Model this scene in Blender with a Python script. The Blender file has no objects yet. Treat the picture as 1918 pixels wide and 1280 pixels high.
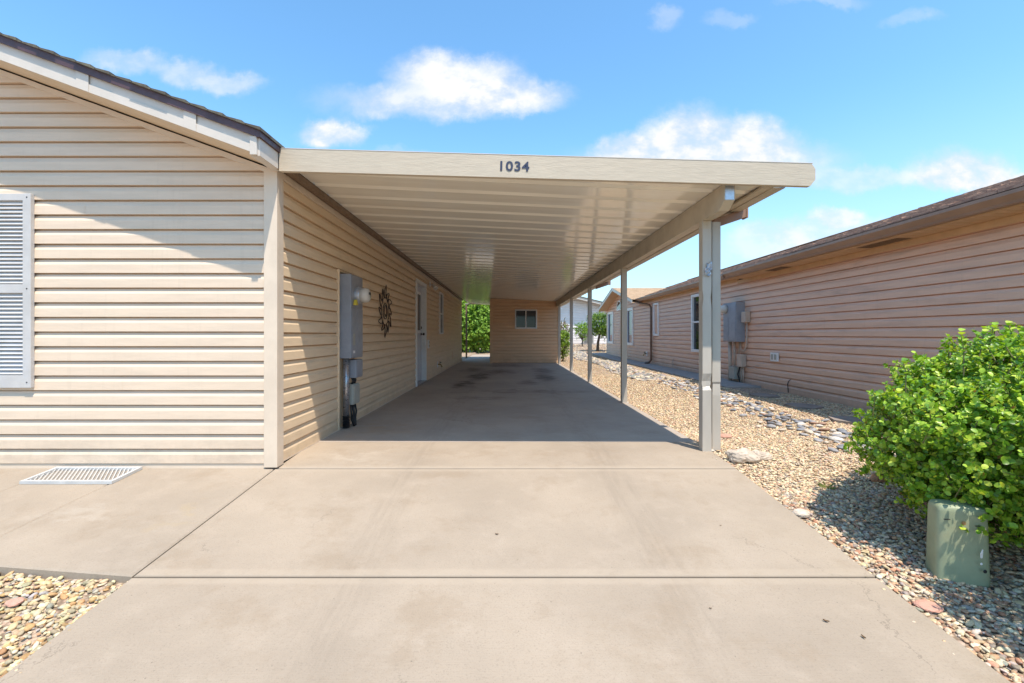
import bpy, math, random
import numpy as np
from mathutils import Vector, Matrix, noise as mnoise
R = math.radians
S = bpy.context.scene
COL = S.collection
random.seed(7)
rng = np.random.default_rng(11)

# ------------------------------------------------------------------ camera
EYE = 1.05
cam_d = bpy.data.cameras.new("camera")
cam = bpy.data.objects.new("camera", cam_d)
COL.objects.link(cam)
cam.location = (0, 0, EYE)
cam.rotation_euler = (R(90), 0, 0)
cam_d.sensor_width = 36
cam_d.lens = 36 * 852 / 1918
cam_d.shift_x = 0.0031
cam_d.shift_y = -0.0068
cam_d.clip_end = 3000
cam_d.clip_start = 0.05
S.camera = cam
S.render.resolution_x, S.render.resolution_y = 1024, 683

# ------------------------------------------------------------------ light
SUN = Vector((0.21, -0.395, 1.0)).normalized()      # towards the sun
ELEV = math.asin(SUN.z)
ROT = math.atan2(SUN.x, SUN.y)                      # clockwise from +Y
sd = bpy.data.lights.new("sun", 'SUN')
sd.energy = 4.0
sd.angle = R(0.5)
sd.color = (1.0, 0.90, 0.78)
sun = bpy.data.objects.new("sun", sd)
sun.rotation_euler = SUN.to_track_quat('Z', 'Y').to_euler()
sun.location = (8, -14, 40)
COL.objects.link(sun)

W = bpy.data.worlds.new("World")
S.world = W
W.use_nodes = True
wt = W.node_tree
wt.nodes.clear()


def nd(t, typ, **kw):
    n = t.nodes.new(typ)
    for k, v in kw.items():
        setattr(n, k, v)
    return n


class NB:
    """small math-node writer"""
    def __init__(s, t): s.t = t

    def put(s, sock, v):
        if isinstance(v, bpy.types.NodeSocket):
            s.t.links.new(v, sock)
        else:
            sock.default_value = v

    def m(s, op, a, b=0.0, c=0.0, clamp=False):
        n = nd(s.t, 'ShaderNodeMath', operation=op, use_clamp=clamp)
        s.put(n.inputs[0], a)
        s.put(n.inputs[1], b)
        s.put(n.inputs[2], c)
        return n.outputs[0]

    def ss(s, x, a, b, lo=0.0, hi=1.0):
        n = nd(s.t, 'ShaderNodeMapRange', interpolation_type='SMOOTHSTEP')
        s.put(n.inputs[0], x)
        for i, v in zip((1, 2, 3, 4), (a, b, lo, hi)):
            n.inputs[i].default_value = v
        return n.outputs[0]

    def mix(s, f, a, b, bt='MIX'):
        n = nd(s.t, 'ShaderNodeMix', data_type='RGBA', blend_type=bt)
        s.put(n.inputs[0], f)
        s.put(n.inputs[6], a if isinstance(a, bpy.types.NodeSocket) else tuple(a) + (1,))
        s.put(n.inputs[7], b if isinstance(b, bpy.types.NodeSocket) else tuple(b) + (1,))
        return n.outputs[2]

    def noise(s, vec, scale, detail=4, rough=.55, dist=0.0, dims='3D'):
        n = nd(s.t, 'ShaderNodeTexNoise', noise_dimensions=dims)
        if vec is not None:
            s.put(n.inputs['Vector'], vec)
        n.inputs['Scale'].default_value = scale
        n.inputs['Detail'].default_value = detail
        n.inputs['Roughness'].default_value = rough
        n.inputs['Distortion'].default_value = dist
        return n.outputs[0]

    def map(s, vec, scale=(1, 1, 1), loc=(0, 0, 0), rot=(0, 0, 0)):
        n = nd(s.t, 'ShaderNodeMapping')
        s.put(n.inputs[0], vec)
        n.inputs['Scale'].default_value = scale
        n.inputs['Location'].default_value = loc
        n.inputs['Rotation'].default_value = rot
        return n.outputs[0]

    def sep(s, v):
        n = nd(s.t, 'ShaderNodeSeparateXYZ')
        s.put(n.inputs[0], v)
        return n.outputs

    def comb(s, x, y, z):
        n = nd(s.t, 'ShaderNodeCombineXYZ')
        s.put(n.inputs[0], x); s.put(n.inputs[1], y); s.put(n.inputs[2], z)
        return n.outputs[0]


b = NB(wt)
sky = nd(wt, 'ShaderNodeTexSky', sky_type='NISHITA')
sky.sun_disc = False
sky.sun_elevation = ELEV
sky.sun_rotation = ROT
sky.altitude = 400
sky.air_density = 1.0
sky.dust_density = 0.6
sky.ozone_density = 1.0
tc = nd(wt, 'ShaderNodeTexCoord')
dx, dy, dz = b.sep(tc.outputs['Generated'])
ys = b.m('MAXIMUM', b.m('ABSOLUTE', dy), 0.05)
u = b.m('DIVIDE', dx, ys)
v = b.m('DIVIDE', dz, ys)
uv = b.comb(u, v, dy)
w1 = b.noise(uv, 7.0, 9, .66)
w2 = b.noise(b.map(uv, loc=(3.7, 9.1, 2.0)), 7.0, 9, .66)
uw = b.m('ADD', u, b.m('MULTIPLY', b.m('SUBTRACT', w1, .5), .14))
vw = b.m('ADD', v, b.m('MULTIPLY', b.m('SUBTRACT', w2, .5), .10))
# clouds: centre (u, v), half width, height above and below the centre, thickness
CL = [(-.835, .60, .10, .030, .035, .50), (-.70, .575, .09, .035, .035, .48), (-.60, .55, .09, .03, .03, .50),
      (-.12, .565, .17, .065, .05, .85), (-.19, .505, .26, .05, .04, .72), (-.01, .53, .16, .045, .035, .78),
      (.02, .505, .12, .03, .02, .45),
      (-.395, .445, .085, .035, .035, .9), (.27, .405, .09, .045, .06, .95), (.40, .435, .12, .075, .07, 1.0),
      (.54, .42, .12, .065, .06, .95), (.45, .385, .32, .05, .05, .75), (.76, .34, .22, .03, .03, .45),
      (1.0, .345, .15, .07, .035, .95), (1.12, .325, .14, .035, .03, .8), (.72, .255, .07, .03, .02, .7),
      (.72, .215, .2, .05, .05, .6), (.56, .20, .12, .05, .05, .5), (1.02, .255, .16, .03, .03, .5),
      (.345, .70, .05, .03, .03, .26), (.49, .695, .06, .02, .02, .2), (.90, .69, .08, .02, .02, .24),
      (-.26, .39, .12, .02, .02, .2), (.69, .735, .12, .02, .02, .24), (.15, .36, .1, .03, .03, .25)]
dens = None
up = b.m('GREATER_THAN', dy, 0.0)
for (cu, cv, rx, ra, rb, k) in CL:
    du = b.m('DIVIDE', b.m('SUBTRACT', uw, cu), rx)
    dv0 = b.m('SUBTRACT', vw, cv)
    dv = b.m('ADD', b.m('DIVIDE', b.m('MAXIMUM', dv0, 0), ra), b.m('DIVIDE', b.m('MINIMUM', dv0, 0), rb))
    d = b.m('SQRT', b.m('ADD', b.m('MULTIPLY', du, du), b.m('MULTIPLY', dv, dv)))
    e = b.ss(d, 1.12, 0.42, 0, k)
    dens = e if dens is None else b.m('SUBTRACT', b.m('ADD', dens, e), b.m('MULTIPLY', dens, e))
dens = b.m('MULTIPLY', dens, up)
fine = b.noise(b.map(uv, scale=(1, 1.5, 1)), 9.0, 8, .60)
dens = b.m('MULTIPLY', dens, b.ss(fine, .28, .60, .60, 1.15))
back = b.m('MULTIPLY', b.ss(b.noise(b.map(tc.outputs['Generated'], scale=(1, 1, 2.5)), 3.2, 6, .6), .56, .74, 0, .8), b.m('SUBTRACT', 1.0, up))
dens = b.m('MAXIMUM', dens, back, clamp=True)
hz = b.ss(b.m('ABSOLUTE', dz), 0.0, .42, .58, 0.0)        # pale air low over the horizon
skyc = b.mix(1.0, sky.outputs[0], (1.08, 1.58, 1.70), 'MULTIPLY')
skyc = b.mix(hz, skyc, (3.9, 4.6, 5.3))
shade = b.m('ADD', b.ss(fine, .34, .66), b.m('MULTIPLY', b.m('SUBTRACT', dens, .75), .9), clamp=True)
cc = b.mix(shade, (4.15, 4.55, 5.1), (5.35, 5.4, 5.45))
skyc = b.mix(dens, skyc, cc)
bg = nd(wt, 'ShaderNodeBackground')
wt.links.new(skyc, bg.inputs[0])
bg.inputs[1].default_value = 0.118
wo = nd(wt, 'ShaderNodeOutputWorld')
wt.links.new(bg.outputs[0], wo.inputs[0])

S.view_settings.view_transform = 'Standard'
S.view_settings.look = 'None'
S.view_settings.gamma = 1
S.view_settings.exposure = 0.70
S.cycles.max_bounces = 8
S.cycles.diffuse_bounces = 7

# ------------------------------------------------------------------ materials
def principled(name):
    m = bpy.data.materials.new(name)
    m.use_nodes = True
    t = m.node_tree
    p = t.nodes['Principled BSDF']
    return m, t, p, NB(t)


def mat(name, col, rough=.6, var=.12, scale=6, bump=0.0, bscale=80, metal=0.0, spec=.5, stretch=(1, 1, 1), dirt=None, dirts=3.0):
    m, t, p, n = principled(name)
    pos = nd(t, 'ShaderNodeNewGeometry').outputs['Position']
    pv = n.map(pos, scale=stretch)
    f = n.noise(pv, scale, 5, .6)
    c = n.mix(n.ss(f, .3, .7), tuple(x * (1 - var) for x in col), tuple(min(1, x * (1 + var)) for x in col))
    if dirt:
        c = n.mix(n.ss(n.noise(pv, dirts, 7, .68), .52, .75, 0, .6), c, dirt)
    if 'siding' in name:
        zz = n.sep(pos)[2]
        c = n.mix(n.m('MULTIPLY', n.ss(zz, .42, .0), n.ss(n.noise(pos, 5, 6, .7), .35, .7, .15, .8)), c, tuple(q * .72 for q in col))
        c = n.mix(n.m('MULTIPLY', n.ss(n.noise(n.map(pos, scale=(9, 9, .35)), 2.4, 5, .65), .55, .72), .22), c, tuple(q * .78 for q in col))
    t.links.new(c, p.inputs['Base Color'])
    p.inputs['Metallic'].default_value = metal
    p.inputs['Specular IOR Level'].default_value = spec
    t.links.new(n.ss(n.noise(pv, scale * 3, 3), .3, .7, rough * .85, min(1, rough * 1.15)), p.inputs['Roughness'])
    if bump:
        bn = nd(t, 'ShaderNodeBump')
        bn.inputs['Strength'].default_value = bump
        bn.inputs['Distance'].default_value = .004
        t.links.new(n.noise(pv, bscale, 4, .6), bn.inputs['Height'])
        t.links.new(bn.outputs[0], p.inputs['Normal'])
    return m


M = {}
M['siding_y'] = mat('beige_siding_front', (.675, .54, .41), .5, .05, 2.5, .25, 26, stretch=(1, 3, 9), dirt=(.58, .49, .37), dirts=1.6)
M['siding_side'] = mat('beige_siding_side', (.74, .565, .375), .5, .05, 2.5, .25, 26, stretch=(3, 1, 9), dirt=(.52, .40, .28), dirts=1.6)  # shaded copy of the gable siding, lightened and warmed in its colour
M['siding_shed'] = mat('tan_siding_shed', (.76, .51, .31), .55, .06, 2.5, .2, 26, stretch=(1, 3, 9), dirt=(.47, .33, .21))
M['siding_nb'] = mat('tan_siding_neighbour', (.73, .47, .335), .5, .06, 2.0, .25, 26, stretch=(3, 1, 9), dirt=(.42, .28, .22), dirts=.9)
M['siding_far'] = mat('white_siding', (.72, .68, .66), .6, .04, 2)
M['trim'] = mat('beige_trim', (.66, .545, .425), .45, .05, 5, .15, 40, dirt=(.55, .45, .34))
M['trim_dark'] = mat('brown_channel', (.20, .13, .08), .5, .15, 9)
M['fascia_white'] = mat('white_aluminium_fascia', (.60, .54, .47), .42, .04, 6, .15, 12, dirt=(.6, .55, .5))
M['soffit'] = mat('cream_soffit', (.66, .53, .38), .6, .05, 7)
M['soffit_nb'] = mat('tan_soffit', (.62, .40, .23), .6, .06, 7)
M['brown_edge'] = mat('brown_drip_edge', (.085, .045, .05), .45, .2, 8)
M['gutter_nb'] = mat('brown_gutter', (.30, .175, .115), .38, .10, 3, .1, 20)
M['gutter_dark'] = mat('dark_brown_downspout', (.17, .095, .06), .4, .12, 6)
M['cp_fascia'] = mat('painted_wood_fascia', (.50, .425, .325), .6, .06, 5, .4, 16, stretch=(1.2, 8, 9), dirt=(.5, .44, .34), dirts=2.5)
M['cp_frame'] = mat('painted_carport_metal', (.50, .43, .33), .42, .08, 4, .15, 12, dirt=(.38, .31, .23))
M['cp_post'] = mat('worn_painted_post', (.46, .42, .365), .38, .07, 5, .2, 10, stretch=(1, 1, .35), dirt=(.42, .36, .29), dirts=7)
M['galv'] = mat('galvanised_metal', (.50, .53, .58), .35, .15, 20, metal=.6)
M['white'] = mat('white_vinyl', (.78, .77, .76), .4, .04, 8, dirt=(.66, .62, .58))
M['shutter'] = mat('pale_blue_shutter', (.50, .485, .47), .45, .06, 7, .1, 30, dirt=(.5, .52, .58))
M['grate'] = mat('dull_white_grate', (.50, .50, .49), .5, .1, 9)
M['door'] = mat('pale_grey_door', (.52, .53, .56), .4, .05, 5)
M['panel'] = mat('grey_blue_enamel', (.27, .285, .32), .4, .10, 5, .1, 20, dirt=(.19, .20, .25))
M['panel_nb'] = mat('blue_grey_enamel', (.28, .30, .34), .4, .10, 5, .1, 20)
M['steelpipe'] = mat('grey_conduit', (.38, .37, .38), .3, .15, 14, metal=.7)
M['tanbox'] = mat('tan_painted_box', (.52, .42, .34), .5, .08, 9)
M['putty'] = mat('weathered_grey_plastic', (.38, .37, .32), .55, .1, 9)
M['black'] = mat('black_rubber', (.02, .02, .022), .5, .2, 20)
M['iron'] = mat('wrought_iron', (.028, .018, .015), .45, .3, 30)
M['navy'] = mat('dark_number_paint', (.035, .04, .075), .4, .1, 30)
M['brass'] = mat('aged_brass', (.30, .20, .07), .35, .2, 30, metal=.9)
M['yellow'] = mat('yellow_tag', (.65, .50, .06), .5, .1, 30)
M['utility'] = mat('green_utility_plastic', (.285, .325, .205), .5, .10, 8, .15, 60, dirt=(.36, .34, .2), dirts=5)
M['bark'] = mat('grey_brown_bark', (.10, .07, .05), .9, .3, 20, 1, 40)
M['twig'] = mat('green_brown_twig', (.16, .15, .06), .8, .2, 20)
M['pad'] = mat('grey_concrete_pad', (.25, .21, .18), .85, .15, 6, .6, 60)
M['strip'] = mat('grey_concrete_path', (.34, .31, .29), .85, .12, 5, .6, 60)
M['red_leaf'] = mat('dry_leaf', (.14, .08, .035), .8, .2, 30)
M['ac'] = mat('beige_air_conditioner', (.42, .40, .36), .5, .1, 10)
M['dark'] = mat('dark_interior', (.015, .015, .017), .8, .1, 5)
M['boulder'] = mat('pale_boulder_stone', (.50, .42, .34), .85, .22, 16, 1.0, 30, dirt=(.42, .30, .22), dirts=10)
M['boulder_red'] = mat('rust_boulder_stone', (.36, .18, .10), .85, .3, 14, 1.0, 30)
M['flat_red'] = mat('pink_flat_stone', (.50, .27, .20), .85, .15, 14, .8, 30)


def glass(name, col, rough=.04, spec=.35):
    m, t, p, n = principled(name)
    p.inputs['Base Color'].default_value = (*col, 1)
    p.inputs['Roughness'].default_value = rough
    p.inputs['Specular IOR Level'].default_value = spec
    return m


M['glass'] = glass('dark_window_glass', (.018, .018, .022))
M['glass_blue'] = glass('blue_window_glass', (.03, .04, .10))
M['meter_glass'] = glass('clouded_meter_glass', (.60, .56, .50), .08)

# corrugated ceiling: satin enamel
m, t, p, n = principled('satin_white_roof_pan')
pos = nd(t, 'ShaderNodeNewGeometry').outputs['Position']
c = n.mix(n.ss(n.noise(n.map(pos, scale=(.6, 4, 1)), 2.0, 5), .3, .7), (.80, .745, .64), (.86, .82, .72))
t.links.new(c, p.inputs['Base Color'])
p.inputs['Roughness'].default_value = .11
p.inputs['Specular IOR Level'].default_value = .85
bn = nd(t, 'ShaderNodeBump')
bn.inputs['Strength'].default_value = .05
bn.inputs['Distance'].default_value = .01
t.links.new(n.noise(n.map(pos, scale=(.5, 3, 1)), 2.2, 2), bn.inputs['Height'])
t.links.new(bn.outputs[0], p.inputs['Normal'])
M['pan'] = m


def concrete(name, col, stains=(), joints=()):
    m, t, p, n = principled(name)
    pos = nd(t, 'ShaderNodeNewGeometry').outputs['Position']
    big = n.noise(pos, .9, 6, .62)
    mid = n.noise(n.map(pos, loc=(5, 2, 0)), 4.5, 8, .7)
    fin = n.noise(pos, 130, 4, .7)
    c = n.mix(n.ss(big, .32, .68), tuple(x * .90 for x in col), tuple(x * 1.07 for x in col))
    c = n.mix(n.ss(mid, .48, .72, 0, .45), c, (col[0] * 1.16, col[1] * 1.17, col[2] * 1.2))
    c = n.mix(n.ss(n.noise(n.map(pos, loc=(9, 7, 0)), 2.3, 8, .72), .50, .68, 0, .5), c, (col[0] * .80, col[1] * .75, col[2] * .68))
    c = n.mix(n.ss(fin, .50, .72, 0, .5), c, tuple(x * .6 for x in col))
    vo = nd(t, 'ShaderNodeTexVoronoi')
    t.links.new(pos, vo.inputs['Vector'])
    vo.inputs['Scale'].default_value = 26
    sp = n.m('MULTIPLY', n.m('LESS_THAN', vo.outputs['Distance'], .085), n.m('GREATER_THAN', n.noise(pos, 5, 3), .56))
    c = n.mix(n.m('MULTIPLY', sp, .6), c, tuple(x * .42 for x in col))
    x, y, z = n.sep(pos)
    wx = n.m('ADD', x, n.m('MULTIPLY', n.m('SUBTRACT', n.noise(pos, 2.6, 7, .7), .5), .9))
    wy = n.m('ADD', y, n.m('MULTIPLY', n.m('SUBTRACT', n.noise(n.map(pos, loc=(4, 4, 4)), 2.0, 7, .7), .5), 1.6))
    wpos = n.comb(n.m('ADD', x, n.m('MULTIPLY', n.noise(pos, 3, 6, .7), .5)), n.m('ADD', y, n.m('MULTIPLY', n.noise(n.map(pos, loc=(8, 1, 3)), 3, 6, .7), .5)), z)
    ve = nd(t, 'ShaderNodeTexVoronoi', feature='DISTANCE_TO_EDGE')
    t.links.new(wpos, ve.inputs['Vector'])
    ve.inputs['Scale'].default_value = .55
    crk = n.m('MULTIPLY', n.ss(ve.outputs['Distance'], .0030, .0008), n.ss(n.noise(n.map(pos, loc=(2, 2, 2)), .9, 3), .56, .60))
    c = n.mix(n.m('MULTIPLY', crk, .4), c, tuple(q * .35 for q in col))
    brk = n.ss(n.noise(n.map(pos, scale=(1.2, 3.5, 1)), 2.2, 7, .72), .36, .60, .12, 1.25)
    for tx in (-.78, .80):
        tb = n.ss(n.m('ABSOLUTE', n.m('SUBTRACT', n.m('ADD', x, n.m('MULTIPLY', n.noise(n.map(pos, scale=(2, .3, 1)), 1.5, 3), .18)), tx + .09)), .16, .05)
        c = n.mix(n.m('MULTIPLY', tb, n.ss(n.noise(n.map(pos, scale=(9, .8, 1)), 2.5, 6, .7), .38, .66, 0, .28)), c, tuple(q * .62 for q in col))
    for jy in joints:
        e = n.m('ABSOLUTE', n.m('SUBTRACT', y, jy))
        c = n.mix(n.m('MULTIPLY', n.ss(e, .075, .045), n.ss(n.noise(pos, 7, 5, .7), .3, .6, .25, .6)), c, tuple(min(1, q * 1.12) for q in col))
        c = n.mix(n.ss(e, .016, .006, 0, .65), c, tuple(q * .55 for q in col))
    for (sx, sy, rx, ry, k, sc) in stains:
        du = n.m('DIVIDE', n.m('SUBTRACT', wx, sx), rx)
        dv = n.m('DIVIDE', n.m('SUBTRACT', wy, sy), ry)
        d = n.m('SQRT', n.m('ADD', n.m('MULTIPLY', du, du), n.m('MULTIPLY', dv, dv)))
        c = n.mix(n.m('MULTIPLY', n.ss(d, 1.25, .2, 0, k), brk), c, sc)
    t.links.new(c, p.inputs['Base Color'])
    p.inputs['Roughness'].default_value = .82
    p.inputs['Specular IOR Level'].default_value = .3
    bn = nd(t, 'ShaderNodeBump')
    bn.inputs['Strength'].default_value = .5
    bn.inputs['Distance'].default_value = .002
    t.links.new(n.m('ADD', n.m('ADD', fin, n.m('MULTIPLY', mid, 1.5)), n.m('MULTIPLY', n.noise(n.map(pos, scale=(1.5, 60, 1)), 3, 3, .6), 1.2)), bn.inputs['Height'])
    t.links.new(bn.outputs[0], p.inputs['Normal'])
    return m


OIL = (.05, .038, .034)
M['drive'] = concrete('driveway_concrete', (.345, .283, .218), [(-1.35, 3.95, .35, .12, .3, (.45, .39, .32)), (-.52, 3.35, .05, .22, .35, (.36, .30, .24)),
                                                           (-1.3, 4.9, .5, .35, .35, (.50, .36, .22))], (3.65, 2.263, .795))
M['slab'] = concrete('carport_concrete', (.40, .34, .285), [  # same concrete as the driveway, colour lightened to lift the carport shade
    (-.95, 9.6, .28, .9, .75, OIL), (-.75, 11.4, .3, 1.3, .75, OIL), (.9, 11.2, .3, 1.1, .7, OIL), (1.0, 13.2, .35, 1.3, .6, OIL),
    (-.3, 12.9, .55, 1.2, .6, OIL), (-1.1, 13.6, .4, 1.0, .6, OIL), (.4, 10.0, .25, .6, .45, OIL), (-.2, 15.4, 1.2, .9, .5, OIL),
    (-1.4, 9.1, .25, .5, .4, (.45, .40, .34)), (.2, 8.4, 1.7, .25, .35, OIL), (-1.4, 5.1, .45, .5, .4, (.40, .27, .16)), (-.5, 7.5, .5, .3, .3, OIL)], (8.49, 12.78, 14.9))
M['walk'] = concrete('walkway_concrete', (.335, .277, .215), [(-2.7, 2.75, .45, .10, .3, (.42, .37, .31)), (-2.1, 2.9, .15, .1, .3, (.36, .28, .17))])

# soil between the pebbles
m, t, p, n = principled('sandy_gravel_soil')
pos = nd(t, 'ShaderNodeNewGeometry').outputs['Position']
vo = nd(t, 'ShaderNodeTexVoronoi')
t.links.new(pos, vo.inputs['Vector'])
vo.inputs['Scale'].default_value = 38
cr = nd(t, 'ShaderNodeValToRGB')
sepc = nd(t, 'ShaderNodeSeparateColor')
t.links.new(vo.outputs['Color'], sepc.inputs[0])
t.links.new(sepc.outputs[0], cr.inputs[0])
el = cr.color_ramp.elements
for i, (ps, c) in enumerate([(0, (.30, .22, .16)), (.3, (.46, .35, .24)), (.55, (.55, .44, .32)), (.8, (.42, .27, .20)), (1, (.60, .53, .44))]):
    if i > 1:
        el.new(ps)
for e, (ps, c) in zip(el, [(0, (.30, .22, .16)), (.3, (.46, .35, .24)), (.55, (.55, .44, .32)), (.8, (.42, .27, .20)), (1, (.60, .53, .44))]):
    e.position = ps
    e.color = (*c, 1)
c = n.mix(n.ss(n.noise(pos, 1.1, 5), .35, .65, 0, .35), cr.outputs[0], (.40, .30, .21))
c = n.mix(n.ss(vo.outputs['Distance'], .35, .75, 0, .8), c, (.16, .11, .07))
t.links.new(c, p.inputs['Base Color'])
p.inputs['Roughness'].default_value = .9
bn = nd(t, 'ShaderNodeBump')
bn.inputs['Strength'].default_value = 1
bn.inputs['Distance'].default_value = .012
bn.invert = True
t.links.new(vo.outputs['Distance'], bn.inputs['Height'])
t.links.new(bn.outputs[0], p.inputs['Normal'])
M['soil'] = m


def attr_mat(name, attr='tint', rough=.75, bump=.4, trans=0.0, spec=.4):
    m, t, p, n = principled(name)
    a = nd(t, 'ShaderNodeAttribute', attribute_name=attr)
    pos = nd(t, 'ShaderNodeNewGeometry').outputs['Position']
    f = n.ss(n.noise(pos, 90, 4, .65), .3, .7, .82, 1.15)
    c = n.mix(1.0, a.outputs['Color'], n.comb(f, f, f), 'MULTIPLY')
    t.links.new(c, p.inputs['Base Color'])
    p.inputs['Roughness'].default_value = rough
    p.inputs['Specular IOR Level'].default_value = spec
    if bump:
        bn = nd(t, 'ShaderNodeBump')
        bn.inputs['Strength'].default_value = bump
        bn.inputs['Distance'].default_value = .002
        t.links.new(n.noise(pos, 160, 3), bn.inputs['Height'])
        t.links.new(bn.outputs[0], p.inputs['Normal'])
    if trans:
        tr = nd(t, 'ShaderNodeBsdfTranslucent')
        t.links.new(n.mix(1.0, c, (1.5, 1.5, .6), 'MULTIPLY'), tr.inputs[0])
        mx = nd(t, 'ShaderNodeMixShader')
        mx.inputs[0].default_value = trans
        t.links.new(p.outputs[0], mx.inputs[1])
        t.links.new(tr.outputs[0], mx.inputs[2])
        t.links.new(mx.outputs[0], t.nodes['Material Output'].inputs[0])
    return m


M['stone'] = attr_mat('mixed_pebbles')
M['leaf'] = attr_mat('glossy_green_leaf', rough=.38, bump=0, trans=.26, spec=.45)
M['leaf_far'] = attr_mat('green_leaf', rough=.5, bump=0, trans=.35, spec=.4)

COB = {}
for nm_, c_ in (('blue-grey', (.20, .21, .235)), ('mid-grey', (.31, .30, .30)), ('pale tan', (.50, .42, .33)), ('dark grey', (.14, .14, .15)), ('off-white', (.58, .54, .48)), ('rusty brown', (.33, .20, .14))):
    COB[nm_] = mat('cobble_' + nm_.replace('-', '_').replace(' ', '_'), c_, .65, .22, 28, .5, 60)
M['cobble'] = COB['mid-grey']


def shingle(name, cols, axis_y=True):
    m, t, p, n = principled(name)
    pos = nd(t, 'ShaderNodeNewGeometry').outputs['Position']
    x, y, z = n.sep(pos)
    vec = n.comb(y, x, 0.0) if axis_y else n.comb(x, y, 0.0)
    br = nd(t, 'ShaderNodeTexBrick')
    t.links.new(vec, br.inputs['Vector'])
    br.inputs['Scale'].default_value = 1
    br.inputs['Brick Width'].default_value = .22
    br.inputs['Row Height'].default_value = .135
    br.inputs['Mortar Size'].default_value = .004
    br.inputs['Color1'].default_value = (*cols[0], 1)
    br.inputs['Color2'].default_value = (*cols[1], 1)
    br.inputs['Mortar'].default_value = (*[q * .4 for q in cols[0]], 1)
    c = n.mix(n.ss(n.noise(n.map(pos, scale=(1, 1, 1)), 9, 6, .7), .42, .62, 0, .7), br.outputs[0], cols[2])
    c = n.mix(n.ss(n.noise(pos, 180, 2), .4, .7, 0, .4), c, tuple(q * .5 for q in cols[0]))
    t.links.new(c, p.inputs['Base Color'])
    p.inputs['Roughness'].default_value = .92
    return m


M['shingle_nb'] = shingle('brown_shingles', [(.36, .215, .15), (.52, .35, .25), (.20, .115, .085)])
M['shingle_gab'] = shingle('light_brown_shingles', [(.48, .33, .20), (.58, .42, .27), (.36, .24, .15)], False)
M['shingle_dk'] = shingle('dark_shingles', [(.10, .09, .07), (.16, .15, .11), (.07, .06, .05)])

# ------------------------------------------------------------------ mesh helpers
ORG = {}


def org(o):
    return ORG.get(o.name, Vector((0, 0, 0)))


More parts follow.
